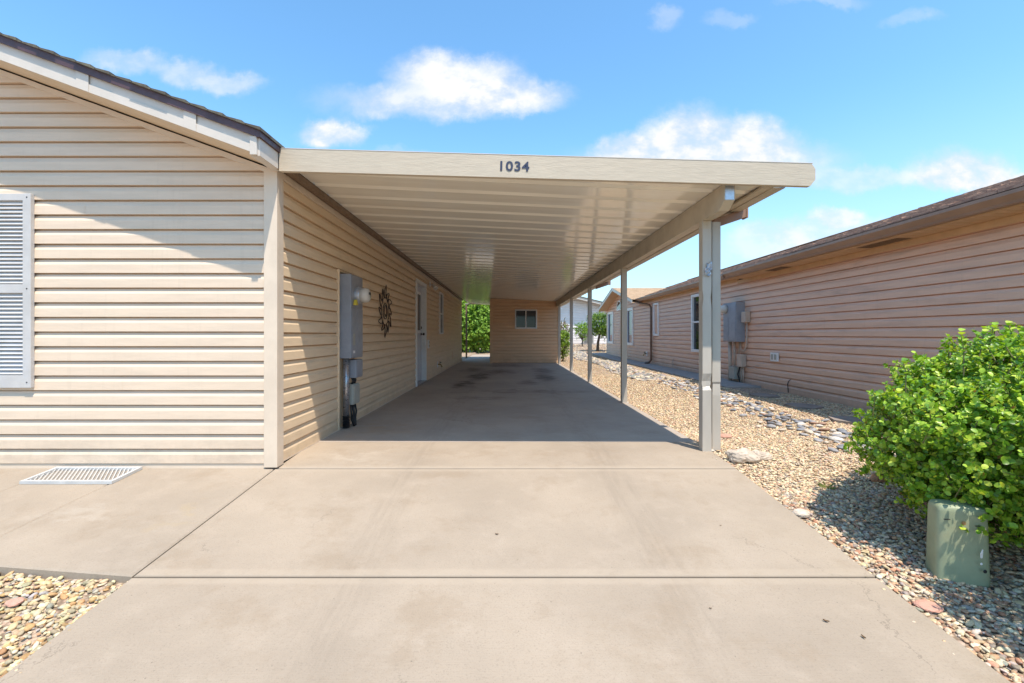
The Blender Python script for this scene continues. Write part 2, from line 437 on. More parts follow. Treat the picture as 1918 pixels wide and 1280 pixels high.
class MB:
    def __init__(s):
        s.v = []; s.f = []

    def add(s, vs, fs):
        k = len(s.v)
        s.v.extend([tuple(q) for q in vs])
        s.f.extend([tuple(i + k for i in q) for q in fs])
        return s

    def box(s, x0, x1, y0, y1, z0, z1, bev=0.0):
        if x1 < x0: x0, x1 = x1, x0
        if y1 < y0: y0, y1 = y1, y0
        if z1 < z0: z0, z1 = z1, z0
        if bev <= 0:
            vs = [(x, y, z) for z in (z0, z1) for y in (y0, y1) for x in (x0, x1)]
            return s.add(vs, [(0, 2, 3, 1), (4, 5, 7, 6), (0, 1, 5, 4), (2, 6, 7, 3), (0, 4, 6, 2), (1, 3, 7, 5)])
        import bmesh
        bm = bmesh.new()
        bmesh.ops.create_cube(bm, size=1)
        bmesh.ops.scale(bm, vec=(x1 - x0, y1 - y0, z1 - z0), verts=bm.verts)
        bmesh.ops.translate(bm, vec=((x0 + x1) / 2, (y0 + y1) / 2, (z0 + z1) / 2), verts=bm.verts)
        bmesh.ops.bevel(bm, geom=list(bm.edges), offset=min(bev, .45 * min(x1 - x0, y1 - y0, z1 - z0)), segments=2, profile=.6, affect='EDGES')
        bm.verts.index_update()
        s.add([tuple(q.co) for q in bm.verts], [tuple(q.index for q in f.verts) for f in bm.faces])
        bm.free()
        return s

    def prism(s, pts, axis, a0, a1):
        """pts: 2-D outline in the two other axes (order x,y,z without axis)"""
        n = len(pts)
        vs = []
        for a in (a0, a1):
            for p in pts:
                q = list(p)
                q.insert(axis, a)
                vs.append(q)
        fs = [tuple(range(n)), tuple(range(2 * n - 1, n - 1, -1))]
        for i in range(n):
            j = (i + 1) % n
            fs.append((i, i + n, j + n, j))
        return s.add(vs, fs)

    def tube(s, pts, r, seg=8, caps=True):
        pts = [Vector(p) for p in pts]
        rr = r if isinstance(r, (list, tuple)) else [r] * len(pts)
        vs = []
        nrm = None
        for i, p in enumerate(pts):
            a = pts[max(i - 1, 0)]
            c = pts[min(i + 1, len(pts) - 1)]
            d = (c - a).normalized()
            if nrm is None:
                nrm = d.orthogonal().normalized()
            else:
                nrm = (nrm - d * nrm.dot(d)).normalized()
            bi = d.cross(nrm)
            for k in range(seg):
                an = 2 * math.pi * k / seg
                vs.append(p + (nrm * math.cos(an) + bi * math.sin(an)) * rr[i])
        fs = []
        for i in range(len(pts) - 1):
            for k in range(seg):
                k2 = (k + 1) % seg
                fs.append((i * seg + k, i * seg + k2, (i + 1) * seg + k2, (i + 1) * seg + k))
        if caps:
            fs.append(tuple(range(seg - 1, -1, -1)))
            fs.append(tuple(range((len(pts) - 1) * seg, len(pts) * seg)))
        return s.add(vs, fs)

    def lathe(s, prof, c, axis, seg=20):
        """prof [(distance along axis, radius)], around the axis vector through c"""
        ax = Vector(axis).normalized()
        e1 = ax.orthogonal().normalized()
        e2 = ax.cross(e1)
        c = Vector(c)
        vs = []
        for (h, r) in prof:
            for k in range(seg):
                an = 2 * math.pi * k / seg
                vs.append(c + ax * h + (e1 * math.cos(an) + e2 * math.sin(an)) * r)
        fs = []
        for i in range(len(prof) - 1):
            for k in range(seg):
                k2 = (k + 1) % seg
                fs.append((i * seg + k, i * seg + k2, (i + 1) * seg + k2, (i + 1) * seg + k))
        fs.append(tuple(range(seg - 1, -1, -1)))
        fs.append(tuple(range((len(prof) - 1) * seg, len(prof) * seg)))
        return s.add(vs, fs)

    def build(s, name, mt, parent=None, loc=None, smooth=False, label=None):
        me = bpy.data.meshes.new(name)
        o = bpy.data.objects.new(name, me)
        COL.objects.link(o)
        if parent is not None:
            o.parent = parent
            off = org(parent)
        else:
            off = Vector(loc) if loc is not None else Vector((0, 0, 0))
            o.location = off
        ORG[o.name] = off
        me.from_pydata([(q[0] - off.x, q[1] - off.y, q[2] - off.z) for q in s.v], [], s.f)
        me.materials.append(M[mt])
        if smooth:
            me.polygons.foreach_set('use_smooth', [True] * len(me.polygons))
        me.update()
        if label:
            o['label'] = label
        return o


def tag(o, label, cat, group=None, kind=None):
    o['label'] = label
    o['category'] = cat
    if group: o['group'] = group
    if kind: o['kind'] = kind
    return o


def struct(o, kind='structure'):
    o['kind'] = kind
    return o


def thing(name, loc, label, cat, group=None):
    o = bpy.data.objects.new(name, None)
    COL.objects.link(o)
    o.location = loc
    o.empty_display_size = .2
    ORG[o.name] = Vector(loc)
    return tag(o, label, cat, group)


def np_mesh(name, verts, faces, mt, kind=None, tint=None, parent=None, loc=(0, 0, 0), smooth=False):
    """verts (n,3), faces (m,k) with k constant"""
    me = bpy.data.meshes.new(name)
    off = org(parent) if parent is not None else Vector(loc)
    verts = verts - np.array(off)
    me.vertices.add(len(verts))
    me.vertices.foreach_set('co', verts.astype(np.float32).ravel())
    k = faces.shape[1]
    me.loops.add(faces.size)
    me.loops.foreach_set('vertex_index', faces.astype(np.int32).ravel())
    me.polygons.add(len(faces))
    me.polygons.foreach_set('loop_start', np.arange(0, faces.size, k, dtype=np.int32))
    if smooth:
        me.polygons.foreach_set('use_smooth', np.ones(len(faces), dtype=bool))
    me.update(calc_edges=True)
    if tint is not None:
        a = me.attributes.new('tint', 'FLOAT_COLOR', 'POINT')
        a.data.foreach_set('color', np.concatenate([tint, np.ones((len(tint), 1))], 1).astype(np.float32).ravel())
    me.materials.append(M[mt])
    o = bpy.data.objects.new(name, me)
    COL.objects.link(o)
    if parent is not None:
        o.parent = parent
    else:
        o.location = off
    ORG[o.name] = off
    if kind: o['kind'] = kind
    return o


# dutch lap siding --------------------------------------------------------
def siding(P0, ud, nd_, u0, u1, z0, z1, openings=(), course=.1174, deep=.018, lo=None, hi=None, seams=(), mb=None):
    """wall through P0 (x,y); u along ud, outward nd_; lo(z)/hi(z) limit u; openings (ua,ub,za,zb)"""
    mb = mb or MB()
    lo = lo or (lambda z: u0)
    hi = hi or (lambda z: u1)

    def pt(u, z, d):
        return (P0[0] + ud[0] * u + nd_[0] * d, P0[1] + ud[1] * u + nd_[1] * d, z)
    cuts = sorted(set([o[2] for o in openings] + [o[3] for o in openings]))
    k = 0
    z = z0
    while z < z1 - 1e-6:
        prof = [(z, -deep), (z + .0004, deep), (z + course * .58, deep * .88), (z + course * .66, deep * .66), (z + course * .78, deep * .24), (z + course * .90, 0.0), (z + course * .91, -deep * .6), (z + course, -deep)]
        for (za, da), (zb, db) in zip(prof[:-1], prof[1:]):
            if za >= z1: break
            segs = [za] + [c for c in cuts if za < c < zb] + [zb]
            for a, b_ in zip(segs[:-1], segs[1:]):
                b_ = min(b_, z1)
                if b_ <= a: continue
                fa = da + (db - da) * (a - za) / (zb - za)
                fb = da + (db - da) * (b_ - za) / (zb - za)
                mid = (a + b_) / 2
                iv = [(lo, hi)]
                hs = sorted([(o[0], o[1]) for o in openings if o[2] < mid < o[3]])
                la, lb, ha, hb = lo(a), lo(b_), hi(a), hi(b_)
                cur = (la, lb)
                for (s_, e_) in hs:
                    if s_ > min(cur):
                        mb.add([pt(cur[0], a, fa), pt(s_, a, fa), pt(s_, b_, fb), pt(cur[1], b_, fb)], [(0, 1, 2, 3)])
                    cur = (e_, e_)
                if ha > cur[0] or hb > cur[1]:
                    mb.add([pt(cur[0], a, fa), pt(max(ha, cur[0]), a, fa), pt(max(hb, cur[1]), b_, fb), pt(cur[1], b_, fb)], [(0, 1, 2, 3)])
        for (su, sk) in seams:
            if sk == k:
                mb.add([pt(su, z + .002, deep + .0015), pt(su + .004, z + .002, deep + .0015), pt(su + .004, z + course * .6, deep * .86 + .0015), pt(su, z + course * .6, deep * .86 + .0015),
                        pt(su, z + .002, deep - .002), pt(su, z + course * .6, deep * .86 - .002)], [(0, 1, 2, 3), (0, 3, 5, 4)])
        z += course
        k += 1
    return mb


# ------------------------------------------------------------------ terrain
def zs(y):
    """driveway surface: level under the carport, falling towards the street"""
    if y >= 3.9: return 0.0
    if y >= -3: return -(3.9 - y) * .094
    return -.6486


def sst(x, a, b_):
    q = max(0, min(1, (x - a) / (b_ - a)))
    return q * q * (3 - 2 * q)


def ground(x, y):
    h = zs(y) - .03
    h += .085 * sst(x, 2.2, 4.2)
    h += .30 * sst(y, 17, 36)
    if x < -1.9: h -= .01
    return h


xs = sorted(set([-600, -300, -120, -60, -30, -18] + list(np.arange(-14, -4, .8)) + list(np.arange(-4, 5.01, .15)) + [1.86, 1.80, -1.90, -1.96] + [5.6, 6.5, 8, 10, 14, 20, 30, 60, 120, 300, 600]))
ysl = sorted(set([-600, -200, -60, -20, -10, -6] + list(np.arange(-4, 8.01, .15)) + list(np.arange(8.5, 24, .5)) + [25, 28, 32, 36, 42, 50, 70, 110, 200, 500, 900]))


def gz(x, y):
    h = ground(x, y)
    if -1.89 < x < 1.82 and y < 24.2: h -= .2
    if x < -1.89 and 2.36 < y < 18: h -= .12
    return h


mb = MB()
nx = len(xs)
mb.v = [(x, y, gz(x, y) + (.006 * mnoise.noise(Vector((x * 3, y * 3, 0))) if abs(x) < 6 and -4 < y < 24 else 0)) for y in ysl for x in xs]
mb.f = [(j * nx + i, j * nx + i + 1, (j + 1) * nx + i + 1, (j + 1) * nx + i) for j in range(len(ysl) - 1) for i in range(nx - 1)]
struct(mb.build('ground', 'soil'))


def slab(mb, x0, x1, y0, y1, thick=.10, bev=.008, zf=zs, fy0=None):
    """slab panel with rounded arrises that follows zf(y); fy0(x) bends the near edge"""
    n = max(2, int((y1 - y0) / .3) + 1)
    m_ = 14
    Y = [y0, y0 + bev] + list(np.linspace(y0 + bev, y1 - bev, n))[1:-1] + [y1 - bev, y1]
    X = [x0, x0 + bev] + list(np.linspace(x0 + bev, x1 - bev, m_))[1:-1] + [x1 - bev, x1]
    k = len(mb.v)
    for yi, y in enumerate(Y):
        for xi, x in enumerate(X):
            yy = y
            if fy0 is not None:
                tt = (y1 - y) / (y1 - y0)
                yy = y + (fy0(x) - y0) * tt
            z = zf(yy)
            if xi in (0, len(X) - 1) or yi in (0, len(Y) - 1): z -= bev * .8
            mb.v.append((x, yy, z))
    w = len(X)
    for j in range(len(Y) - 1):
        for i in range(w - 1):
            mb.f.append((k + j * w + i, k + j * w + i + 1, k + (j + 1) * w + i + 1, k + (j + 1) * w + i))
    # skirts
    rim = [j * w for j in range(len(Y))] + [(len(Y) - 1) * w + i for i in range(1, w)] + [j * w + w - 1 for j in range(len(Y) - 2, -1, -1)] + [i for i in range(w - 2, 0, -1)]
    kk = len(mb.v)
    for r_ in rim:
        q = mb.v[k + r_]
        mb.v.append((q[0], q[1], q[2] - thick))
    L = len(rim)
    for a in range(L):
        c_ = (a + 1) % L
        mb.f.append((k + rim[a], k + rim[c_], kk + c_, kk + a))


mb = MB()
slab(mb, -1.872, 1.828, 3.660, 4.45)
slab(mb, -1.872, 1.828, 2.270, 3.642)
slab(mb, -1.872, 1.828, .80, 2.258)
slab(mb, -1.872, 1.828, -.9, .79)
slab(mb, -1.872, 1.828, -4.0, -.91)
struct(mb.build('driveway', 'drive'))
mb = MB()
jj = [4.4505, 8.49, 12.78, 14.9, 20.9, 23.9]
for a, c_ in zip(jj[:-1], jj[1:]):
    slab(mb, -1.872, 1.828, a + .001, c_ - .006, bev=.005 if a > 5 else .0004)
struct(mb.build('carport_floor', 'slab'))
mb = MB()
zw = lambda y: zs(y) + .004
slab(mb, -2.945, -1.882, 2.27, 3.69, fy0=lambda x: 2.27 - (x + 1.88) * .11)
slab(mb, -3.60, -2.951, 2.39, 3.69, fy0=lambda x: 2.27 - (x + 1.88) * .11)
slab(mb, -5.2, -3.606, 2.47, 3.69, fy0=lambda x: 2.27 - (x + 1.88) * .11)
slab(mb, -9.5, -5.206, 2.63, 3.69)
struct(mb.build('walkway', 'walk'))
# joint bottoms filled with grit
mb = MB()
mb.box(-1.885, -1.869, -3.9, 3.6, -.9, -.60)
mb.prism([(-3.9, -.95), (3.6, -.95), (3.9, -.022), (3.6, -.050), (-3.0, -.670)], 0, -1.8818, -1.8722)
struct(mb.build('joint_filler', 'trim_dark'))
# unseen road behind the camera, made pale concrete to bounce light onto the ceiling
mb = MB()
mb.box(-60, 60, -12, -4.6, -.75, -.70)
M['asphalt'] = mat('asphalt', (.06, .06, .06), .9, .2, 3, .8, 60)
struct(mb.build('road', 'drive'))
mb = MB()
slab(mb, 4.03, 4.69, 8.45, 22.2, zf=lambda y: ground(4.4, y) + .035)
struct(mb.build('side_path', 'strip'))

# ------------------------------------------------------------------ beige house (left)
ZT = lambda x: 2.54 + .367 * (-1.83 - x)      # roof top surface
RX = -6.4
house = thing('manufactured_home', (-6.4, 10.5, 0), 'beige lap-sided home with dark shingle gable at the left, carport joined to its side', 'house')
soff = lambda x: 2.36 + .367 * (-1.85 - x)
def hi_f(z):
    return min(-1.93, -1.85 - (z - 2.36) / .367)
def lo_f(z):
    return max(-10.9, 2 * RX - hi_f(z))
win_open = [(-5.15, -4.21, .66, 2.13)]
wall = siding((0, 3.662), (1, 0), (0, -1), -10.9, -1.93, .018, 4.02, win_open, lo=lo_f, hi=hi_f, seams=[(-3.1, 5), (-2.6, 12), (-3.4, 17)])
wall.build('wall', 'siding_y', house)
DOOR = (9.2, 10.13, .03, 2.10)
SWIN = (12.2, 12.8, 1.06, 2.2)
MET = (4.985, 5.47, .012, 1.745)
sw = siding((-1.882, 0), (0, 1), (1, 0), 3.72, 17.96, .012, 2.37,
            [(DOOR[0], DOOR[1], DOOR[2], DOOR[3]), SWIN, MET], seams=[(7.9, 18), (13.5, 9), (15.2, 4), (8.2, 7)])
sw.build('wall', 'siding_side', house)
mb = MB()
mb.box(-10.85, -1.90, 3.70, 17.9, .0, 2.36)
mb.prism([(-10.85, 2.36), (-1.90, 2.36), (RX, 4.0)], 1, 3.70, 17.9)
for f in ():
    pass
# unseen dark core added against light leaks, with a pocket for the door
core = MB()
core.box(-10.85, -2.02, 3.72, 17.9, .0, 2.30)
for (a, c_) in ((3.72, 9.12), (10.22, 17.9)):
    core.box(-2.02, -1.915, a, c_, .0, 2.30)
core.prism([(-10.85, 2.31), (-1.90, 2.31), (RX, 3.95)], 1, 3.72, 17.9)
core.build('light_block_core', 'dark', house)
back = siding((0, 17.93), (1, 0), (0, 1), -10.9, -1.9, .018, 2.36, mb=MB())
back.build('wall', 'siding_y', house)
# corner trim
mb = MB()
mb.box(-1.955, -1.848, 3.628, 3.650, -.012, 2.385, .003)
mb.box(-1.8705, -1.8485, 3.648, 3.735, -.012, 2.385, .003)
mb.box(-1.892, -1.871, 3.6285, 3.6479, .0, 2.38)
mb.build('corner_trim', 'trim', house)
MB().box(-10.9, -1.956, 3.652, 3.69, -.06, .0175).build('starter_strip', 'trim', house)
mb = MB()
mb.box(-1.885, -1.858, 17.93, 17.99, 0, 2.38, .003)
mb.build('corner_trim', 'trim', house)
# top and bottom trims of the side wall
mb = MB()
mb.box(-1.882, -1.856, 3.736, 17.93, 2.325, 2.384, .008)
mb.box(-1.882, -1.862, 3.736, 17.93, .0, .011)
mb.build('wall_trim', 'trim', house)
mb = MB()
mb.box(-1.8805, -1.80, 3.625, 17.93, 2.3862, 2.436, .004)
mb.build('ledger', 'trim_dark', house)
# raking trim under the gable soffit
mb = MB()
for k_, (a, c_, y0, y1) in enumerate([(.0, .045, 3.635, 3.66)]):
    for sgn in (1, -1):
        xa, xb = (-1.90, RX) if sgn == 1 else (-10.9, RX)
        f_ = (lambda x: soff(x)) if sgn == 1 else (lambda x: soff(2 * RX - x))
        mb.prism([(xa, f_(xa) - .004), (xb, f_(xb) - .004), (xb, f_(xb) - .045), (xa, f_(xa) - .045)], 1, y0, y1)
mb.build('gable_trim', 'trim', house)


def rake(mb, y0, y1, top, bot, xe=-1.83, both=True):
    for sgn in ((1, -1) if both else (1,)):
        X = (lambda x: x) if sgn == 1 else (lambda x: 2 * RX - x)
        mb.prism([(X(xe), ZT(xe) - top), (X(RX), ZT(RX) - top), (X(RX), ZT(RX) - bot), (X(xe), ZT(xe) - bot)], 1, y0, y1)


mb = MB(); rake(mb, 3.322, 3.66, .170, .176); mb.build('soffit', 'soffit', house)
mb = MB()
rake(mb, 3.312, 3.322, .052, .118)
rake(mb, 3.304, 3.322, .1185, .178)
# seams of the fascia boards
for sx in (-2.27, -3.05):
    mb.prism([(sx, ZT(sx) - .056), (sx - .09, ZT(sx - .09) - .056), (sx - .09, ZT(sx - .09) - .178), (sx, ZT(sx) - .178)], 1, 3.2995, 3.3035)
mb.box(-1.878, -1.828, 3.296, 3.3115, 2.355, 2.49, .003)
mb.build('rake_fascia', 'fascia_white', house)
mb = MB()
mb.box(-1.830, -1.812, 3.312, 3.574, 2.352, 2.478)
mb.box(-1.880, -1.8305, 3.3225, 3.627, 2.352, 2.3565)
mb.box(-1.842, -1.8305, 3.625, 18.2, 2.47, 2.50)
mb.build('eave_fascia', 'fascia_white', house)
mb = MB()
rake(mb, 3.286, 3.3035, .004, .056)
mb.box(-1.829, -1.796, 3.286, 3.574, 2.479, 2.532)
mb.build('drip_edge', 'brown_edge', house)
mb = MB()
rr = random.Random(3)
for sgn in (1, -1):
    X = (lambda x: x) if sgn == 1 else (lambda x: 2 * RX - x)
    x = -1.785
    while x > RX:
        x2 = max(x - .135, RX)
        e = rr.uniform(-.012, .010)
        h0, h1 = .016, .002
        mb.prism([(X(x), ZT(x) + h0 + .002), (X(x2), ZT(x2) + h1 + .002), (X(x2), ZT(x2) - .004), (X(x), ZT(x) - .004)], 1, 3.268 + e, 18.3)
        x = x2
mb.build('roof', 'shingle_dk', house)

# shutter + the window beside it
sh = None
mb = MB()
SX0, SX1, SZ0, SZ1, SY = -4.20, -3.80, .625, 2.172, 3.618
for (a, c_) in ((SX0, SX0 + .065), (SX1 - .065, SX1)):
    mb.box(a, c_, SY - .004, 3.646, SZ0, SZ1, .004)
for (a, c_) in ((SZ0, SZ0 + .10), (1.38, 1.45), (SZ1 - .055, SZ1)):
    mb.box(SX0 + .0655, SX1 - .0655, SY, 3.646, a, c_, .003)
shut = mb.build('shutter', 'shutter', house)
mb = MB()
for (a, c_) in ((SZ0 + .105, 1.375), (1.455, SZ1 - .06)):
    n_ = int((c_ - a) / .031)
    for i in range(n_):
        z = a + (i + .5) * (c_ - a) / n_
        mb.prism([(SY + .004, z - .012), (SY + .007, z - .013), (SY + .022, z + .009), (SY + .019, z + .012)], 0, SX0 + .063, SX1 - .063)
mb.box(SX0 + .06, SX1 - .06, SY + .0225, SY + .026, SZ0 + .05, SZ1 - .05)
mb.build('louvre', 'shutter', shut)
mb = MB()
for z in (SZ0 + .045, 1.415, SZ1 - .03):
    MB().lathe([(0, .006), (.003, .004)], (SX1 - .03, SY - .0042, z), (0, -1, 0), 8).build('screw', 'black', shut)


def window(parent, name, axis, at, out, u0, u1, z0, z1, fw=.05, mid=None, rail=None, glassm='glass', fm='white', depth=.03):
    """framed window in plane axis=at, outward sign out"""
    def bx(mb, a, c_, za, zb, d0, d1):
        p0, p1 = at + out * d0, at + out * d1
        if axis == 0: mb.box(p0, p1, a, c_, za, zb, .003)
        else: mb.box(a, c_, p0, p1, za, zb, .003)
    fr = MB()
    bx(fr, u0, u0 + fw, z0, z1, -.04, depth)
    bx(fr, u1 - fw, u1, z0, z1, -.04, depth)
    bx(fr, u0 + fw, u1 - fw, z0, z0 + fw, -.04, depth - .002)
    bx(fr, u0 + fw, u1 - fw, z1 - fw, z1, -.04, depth - .002)
    if mid is not None: bx(fr, mid - .018, mid + .018, z0 + fw, z1 - fw, -.04, depth * .5)
    if rail is not None: bx(fr, u0 + fw, u1 - fw, rail - .02, rail + .02, -.04, depth * .5)
    w_ = MB()
    if axis == 0: w_.box(at - out * .02, at - out * .012, u0 + fw * .5, u1 - fw * .5, z0 + fw * .5, z1 - fw * .5)
    else: w_.box(u0 + fw * .5, u1 - fw * .5, at - out * .02, at - out * .012, z0 + fw * .5, z1 - fw * .5)
    w = fr.build(name, fm, parent)
    w_.build('pane', glassm, w)
    return w


window(house, 'window', 1, 3.645, -1, -5.15, -4.21, .66, 2.13, rail=1.4)
window(house, 'window', 0, -1.87, 1, 12.2, 12.8, 1.06, 2.2, fw=.04, rail=1.62, depth=.035)
# door with casing
mb = MB()
mb.box(-1.885, -1.845, 9.12, 9.1995, .0, 2.18, .004)
mb.box(-1.885, -1.845, 10.1305, 10.22, .0, 2.18, .004)
mb.box(-1.885, -1.847, 9.2, 10.13, 2.105, 2.178, .004)
mb.box(-2.0, -1.886, 9.17, 9.1985, .0, 2.10)
mb.box(-2.0, -1.886, 10.1315, 10.16, .0, 2.10)
mb.box(-2.0, -1.886, 9.2, 10.13, 2.101, 2.13)
door = MB().box(-1.99, -1.945, 9.2, 10.13, .045, 2.098, .003)
# raised mouldings of the door
for (a, c_, za, zb) in ((9.32, 9.62, .2, .85), (9.71, 10.01, .2, .85)):
    door.box(-1.9448, -1.938, a, c_, za, zb, .004)
    door.box(-1.9378, -1.933, a + .05, c_ - .05, za + .05, zb - .05, .004)
d_o = door.build('door', 'door', house)
mb.build('door_frame', 'white', d_o)
mb = MB()
mb.box(-1.9448, -1.93, 9.34, 9.99, 1.08, 1.97, .004)
mb.build('glazing_frame', 'white', d_o)
mb = MB()
mb.box(-1.9296, -1.927, 9.40, 9.65, 1.14, 1.91)
mb.box(-1.9296, -1.927, 9.68, 9.93, 1.14, 1.91)
mb.build('pane', 'glass', d_o)
mb = MB()
mb.lathe([(0, .032), (.012, .030), (.014, .012), (.05, .012), (.052, .028), (.075, .030), (.085, .018)], (-1.9445, 10.05, 1.06), (1, 0, 0), 14)
mb.build('handle', 'iron', d_o, smooth=True)
MB().lathe([(0, .030), (.018, .028), (.024, .012)], (-1.9445, 10.05, 1.2), (1, 0, 0), 14).build('deadbolt', 'iron', d_o, smooth=True)
mb = MB()
mb.box(-1.99, -1.83, 9.2, 10.13, .002, .036, .006)
mb.build('threshold', 'steelpipe', d_o)
# channel and back board of the meter bay
mb = MB()
mb.box(-1.885, -1.852, 4.968, 4.984, .0, 1.765, .002)
mb.box(-1.885, -1.858, 5.471, 5.485, .0, 1.765, .002)
mb.box(-1.885, -1.855, 4.9845, 5.4705, 1.746, 1.764, .002)
mb.box(-1.9, -1.886, 4.985, 5.47, .0, 1.745)
mb.build('meter_bay', 'siding_side', house)

# floor grate against the wall
gr = thing('floor_grate', (-3.26, 3.5, -.03), 'white diamond-mesh metal grate lying on the walkway against the gable wall', 'grate')
GX0, GX1, GY0, GY1 = -3.60, -2.92, 3.345, 3.625
gzf = lambda y: zs(y) + .012
mb = MB()


def sbox(mb, x0, x1, y0, y1, h0, h1):
    vs = [(x, y, zs(y) + h) for h in (h0, h1) for y in (y0, y1) for x in (x0, x1)]
    mb.add(vs, [(0, 2, 3, 1), (4, 5, 7, 6), (0, 1, 5, 4), (2, 6, 7, 3), (0, 4, 6, 2), (1, 3, 7, 5)])


sbox(mb, GX0, GX1, GY0, GY0 + .022, .002, .024)
sbox(mb, GX0, GX1, GY1 - .022, GY1, .002, .024)
sbox(mb, GX0, GX0 + .022, GY0 + .0222, GY1 - .0222, .002, .023)
sbox(mb, GX1 - .022, GX1, GY0 + .0222, GY1 - .0222, .002, .023)
mb.build('frame', 'grate', gr)
mb = MB()
n_ = 21
for sgn in (1, -1):
    for i in range(-8, n_ + 8):
        xa = GX0 + .02 + i * (GX1 - GX0 - .04) / n_
        pa = (xa, GY0 + .02); pb = (xa + sgn * .16, GY1 - .02)
        # clip to the frame
        def at(t_): return (pa[0] + (pb[0] - pa[0]) * t_, pa[1] + (pb[1] - pa[1]) * t_)
        t0, t1 = 0.0, 1.0
        for lim, s2 in ((GX0 + .02, 1), (GX1 - .02, -1)):
            f0, f1 = (pa[0] - lim) * s2, (pb[0] - lim) * s2
            if f0 < 0 and f1 < 0: t0, t1 = 1, 0
            elif f0 < 0: t0 = max(t0, f0 / (f0 - f1))
            elif f1 < 0: t1 = min(t1, f0 / (f0 - f1))
        if t1 - t0 < .02: continue
        q0, q1 = at(t0), at(t1)
        h = .016 if sgn == 1 else .0165
        d = Vector((q1[0] - q0[0], q1[1] - q0[1], 0)).normalized()
        nn = Vector((-d.y, d.x, 0)) * .0028
        mb.add([(q0[0] + nn.x, q0[1] + nn.y, zs(q0[1]) + h), (q1[0] + nn.x, q1[1] + nn.y, zs(q1[1]) + h), (q1[0] - nn.x, q1[1] - nn.y, zs(q1[1]) + h), (q0[0] - nn.x, q0[1] - nn.y, zs(q0[1]) + h)], [(0, 1, 2, 3)])
mb.build('mesh_panel', 'grate', gr)

# ------------------------------------------------------------------ carport
cp = thing('carport', (0, 10, 0), 'long beige metal carport on square posts, numbered 1034 on its front board', 'carport')
YF = 3.575
zt = lambda x: 2.512 - .0282 * (x + 1.8)
zb_ = lambda x: zt(x) - .176
mb = MB()
xe = 2.41
mb.prism([(-1.806, zt(-1.8)), (xe - .03, zt(xe)), (xe, zt(xe) - .04), (xe, zb_(xe) + .05), (xe - .04, zb_(xe)), (-1.806, zb_(-1.8))], 1, YF, YF + .04)
mb.build('fascia_board', 'cp_fascia', cp)
mb = MB()
mb.prism([(-1.80, zt(-1.8) + .006), (xe - .02, zt(xe) + .006), (xe - .02, zt(xe) + .001), (-1.80, zt(-1.8) + .001)], 1, YF - .002, YF + .09)
mb.build('flashing', 'fascia_white', cp)
# roof pans, ribs across
pz = lambda x: 2.440 - .0475 * (x + 1.8)
prof = []
y = 3.617
while y < 20.5:
    for (d_, h) in ((0, 0), (.205, 0), (.207, .05), (.221, .05), (.223, .022), (.283, -.004), (.285, .05), (.299, .05), (.301, 0)):
        prof.append((y + d_, h))
    y += .34
xsn = np.linspace(-1.80, 2.17, 9)
V = []
for x in xsn:
    for (yy, h) in prof:
        V.append((x, yy, pz(x) + h))
npf = len(prof)
F = [(i * npf + j, (i + 1) * npf + j, (i + 1) * npf + j + 1, i * npf + j + 1) for i in range(len(xsn) - 1) for j in range(npf - 1)]
mb = MB(); mb.v = V; mb.f = F
mb.build('roof', 'pan', cp)
# beam on the posts
BX0, BX1 = 1.735, 1.818
bt = pz(1.78) - .004
bb_ = 2.072
mb = MB()
mb.prism([(3.66, bt), (20.4, bt), (20.4, bb_), (3.76, bb_), (3.66, bb_ + .06)], 0, BX0, BX1)
mb.build('beam', 'cp_frame', cp)
mb = MB()
mb.add([(BX0 + .006, 3.6585, bb_ + .064), (BX1 - .006, 3.6585, bb_ + .064), (BX1 - .006, 3.6585, bt - .01), (BX0 + .006, 3.6585, bt - .01)], [(0, 1, 2, 3)])
mb.build('beam_cap', 'galv', cp)
# gutter
GXa, GXb = 2.10, 2.225
gb = 2.214
mb = MB()
outer = [(GXa, gb + .085), (GXa, gb), (GXb - .03, gb), (GXb, gb + .04), (GXb, gb + .095)]
inner = [(q[0] + (.003 if i < 2 else -.003), q[1] + (.003 if 0 < i < 4 else 0)) for i, q in enumerate(outer)]
mb.prism(outer + inner[::-1], 1, 3.62, 20.4)
mb.build('gutter', 'cp_frame', cp)
mb = MB()
mb.box(2.03, 2.098, 3.62, 20.4, 2.222, 2.240)
mb.build('edge_channel', 'cp_fascia', cp)
# spouts out of the gutter
for ys_ in (4.3, 10.1):
    mb = MB()
    mb.prism([(1.94, 2.060), (2.25, 2.165), (2.25, 2.245), (1.94, 2.140)], 1, ys_, ys_ + .075)
    mb.box(2.244, 2.262, ys_ - .006, ys_ + .081, 2.155, 2.255, .002)
    mb.build('gutter_spout', 'gutter_nb', cp)


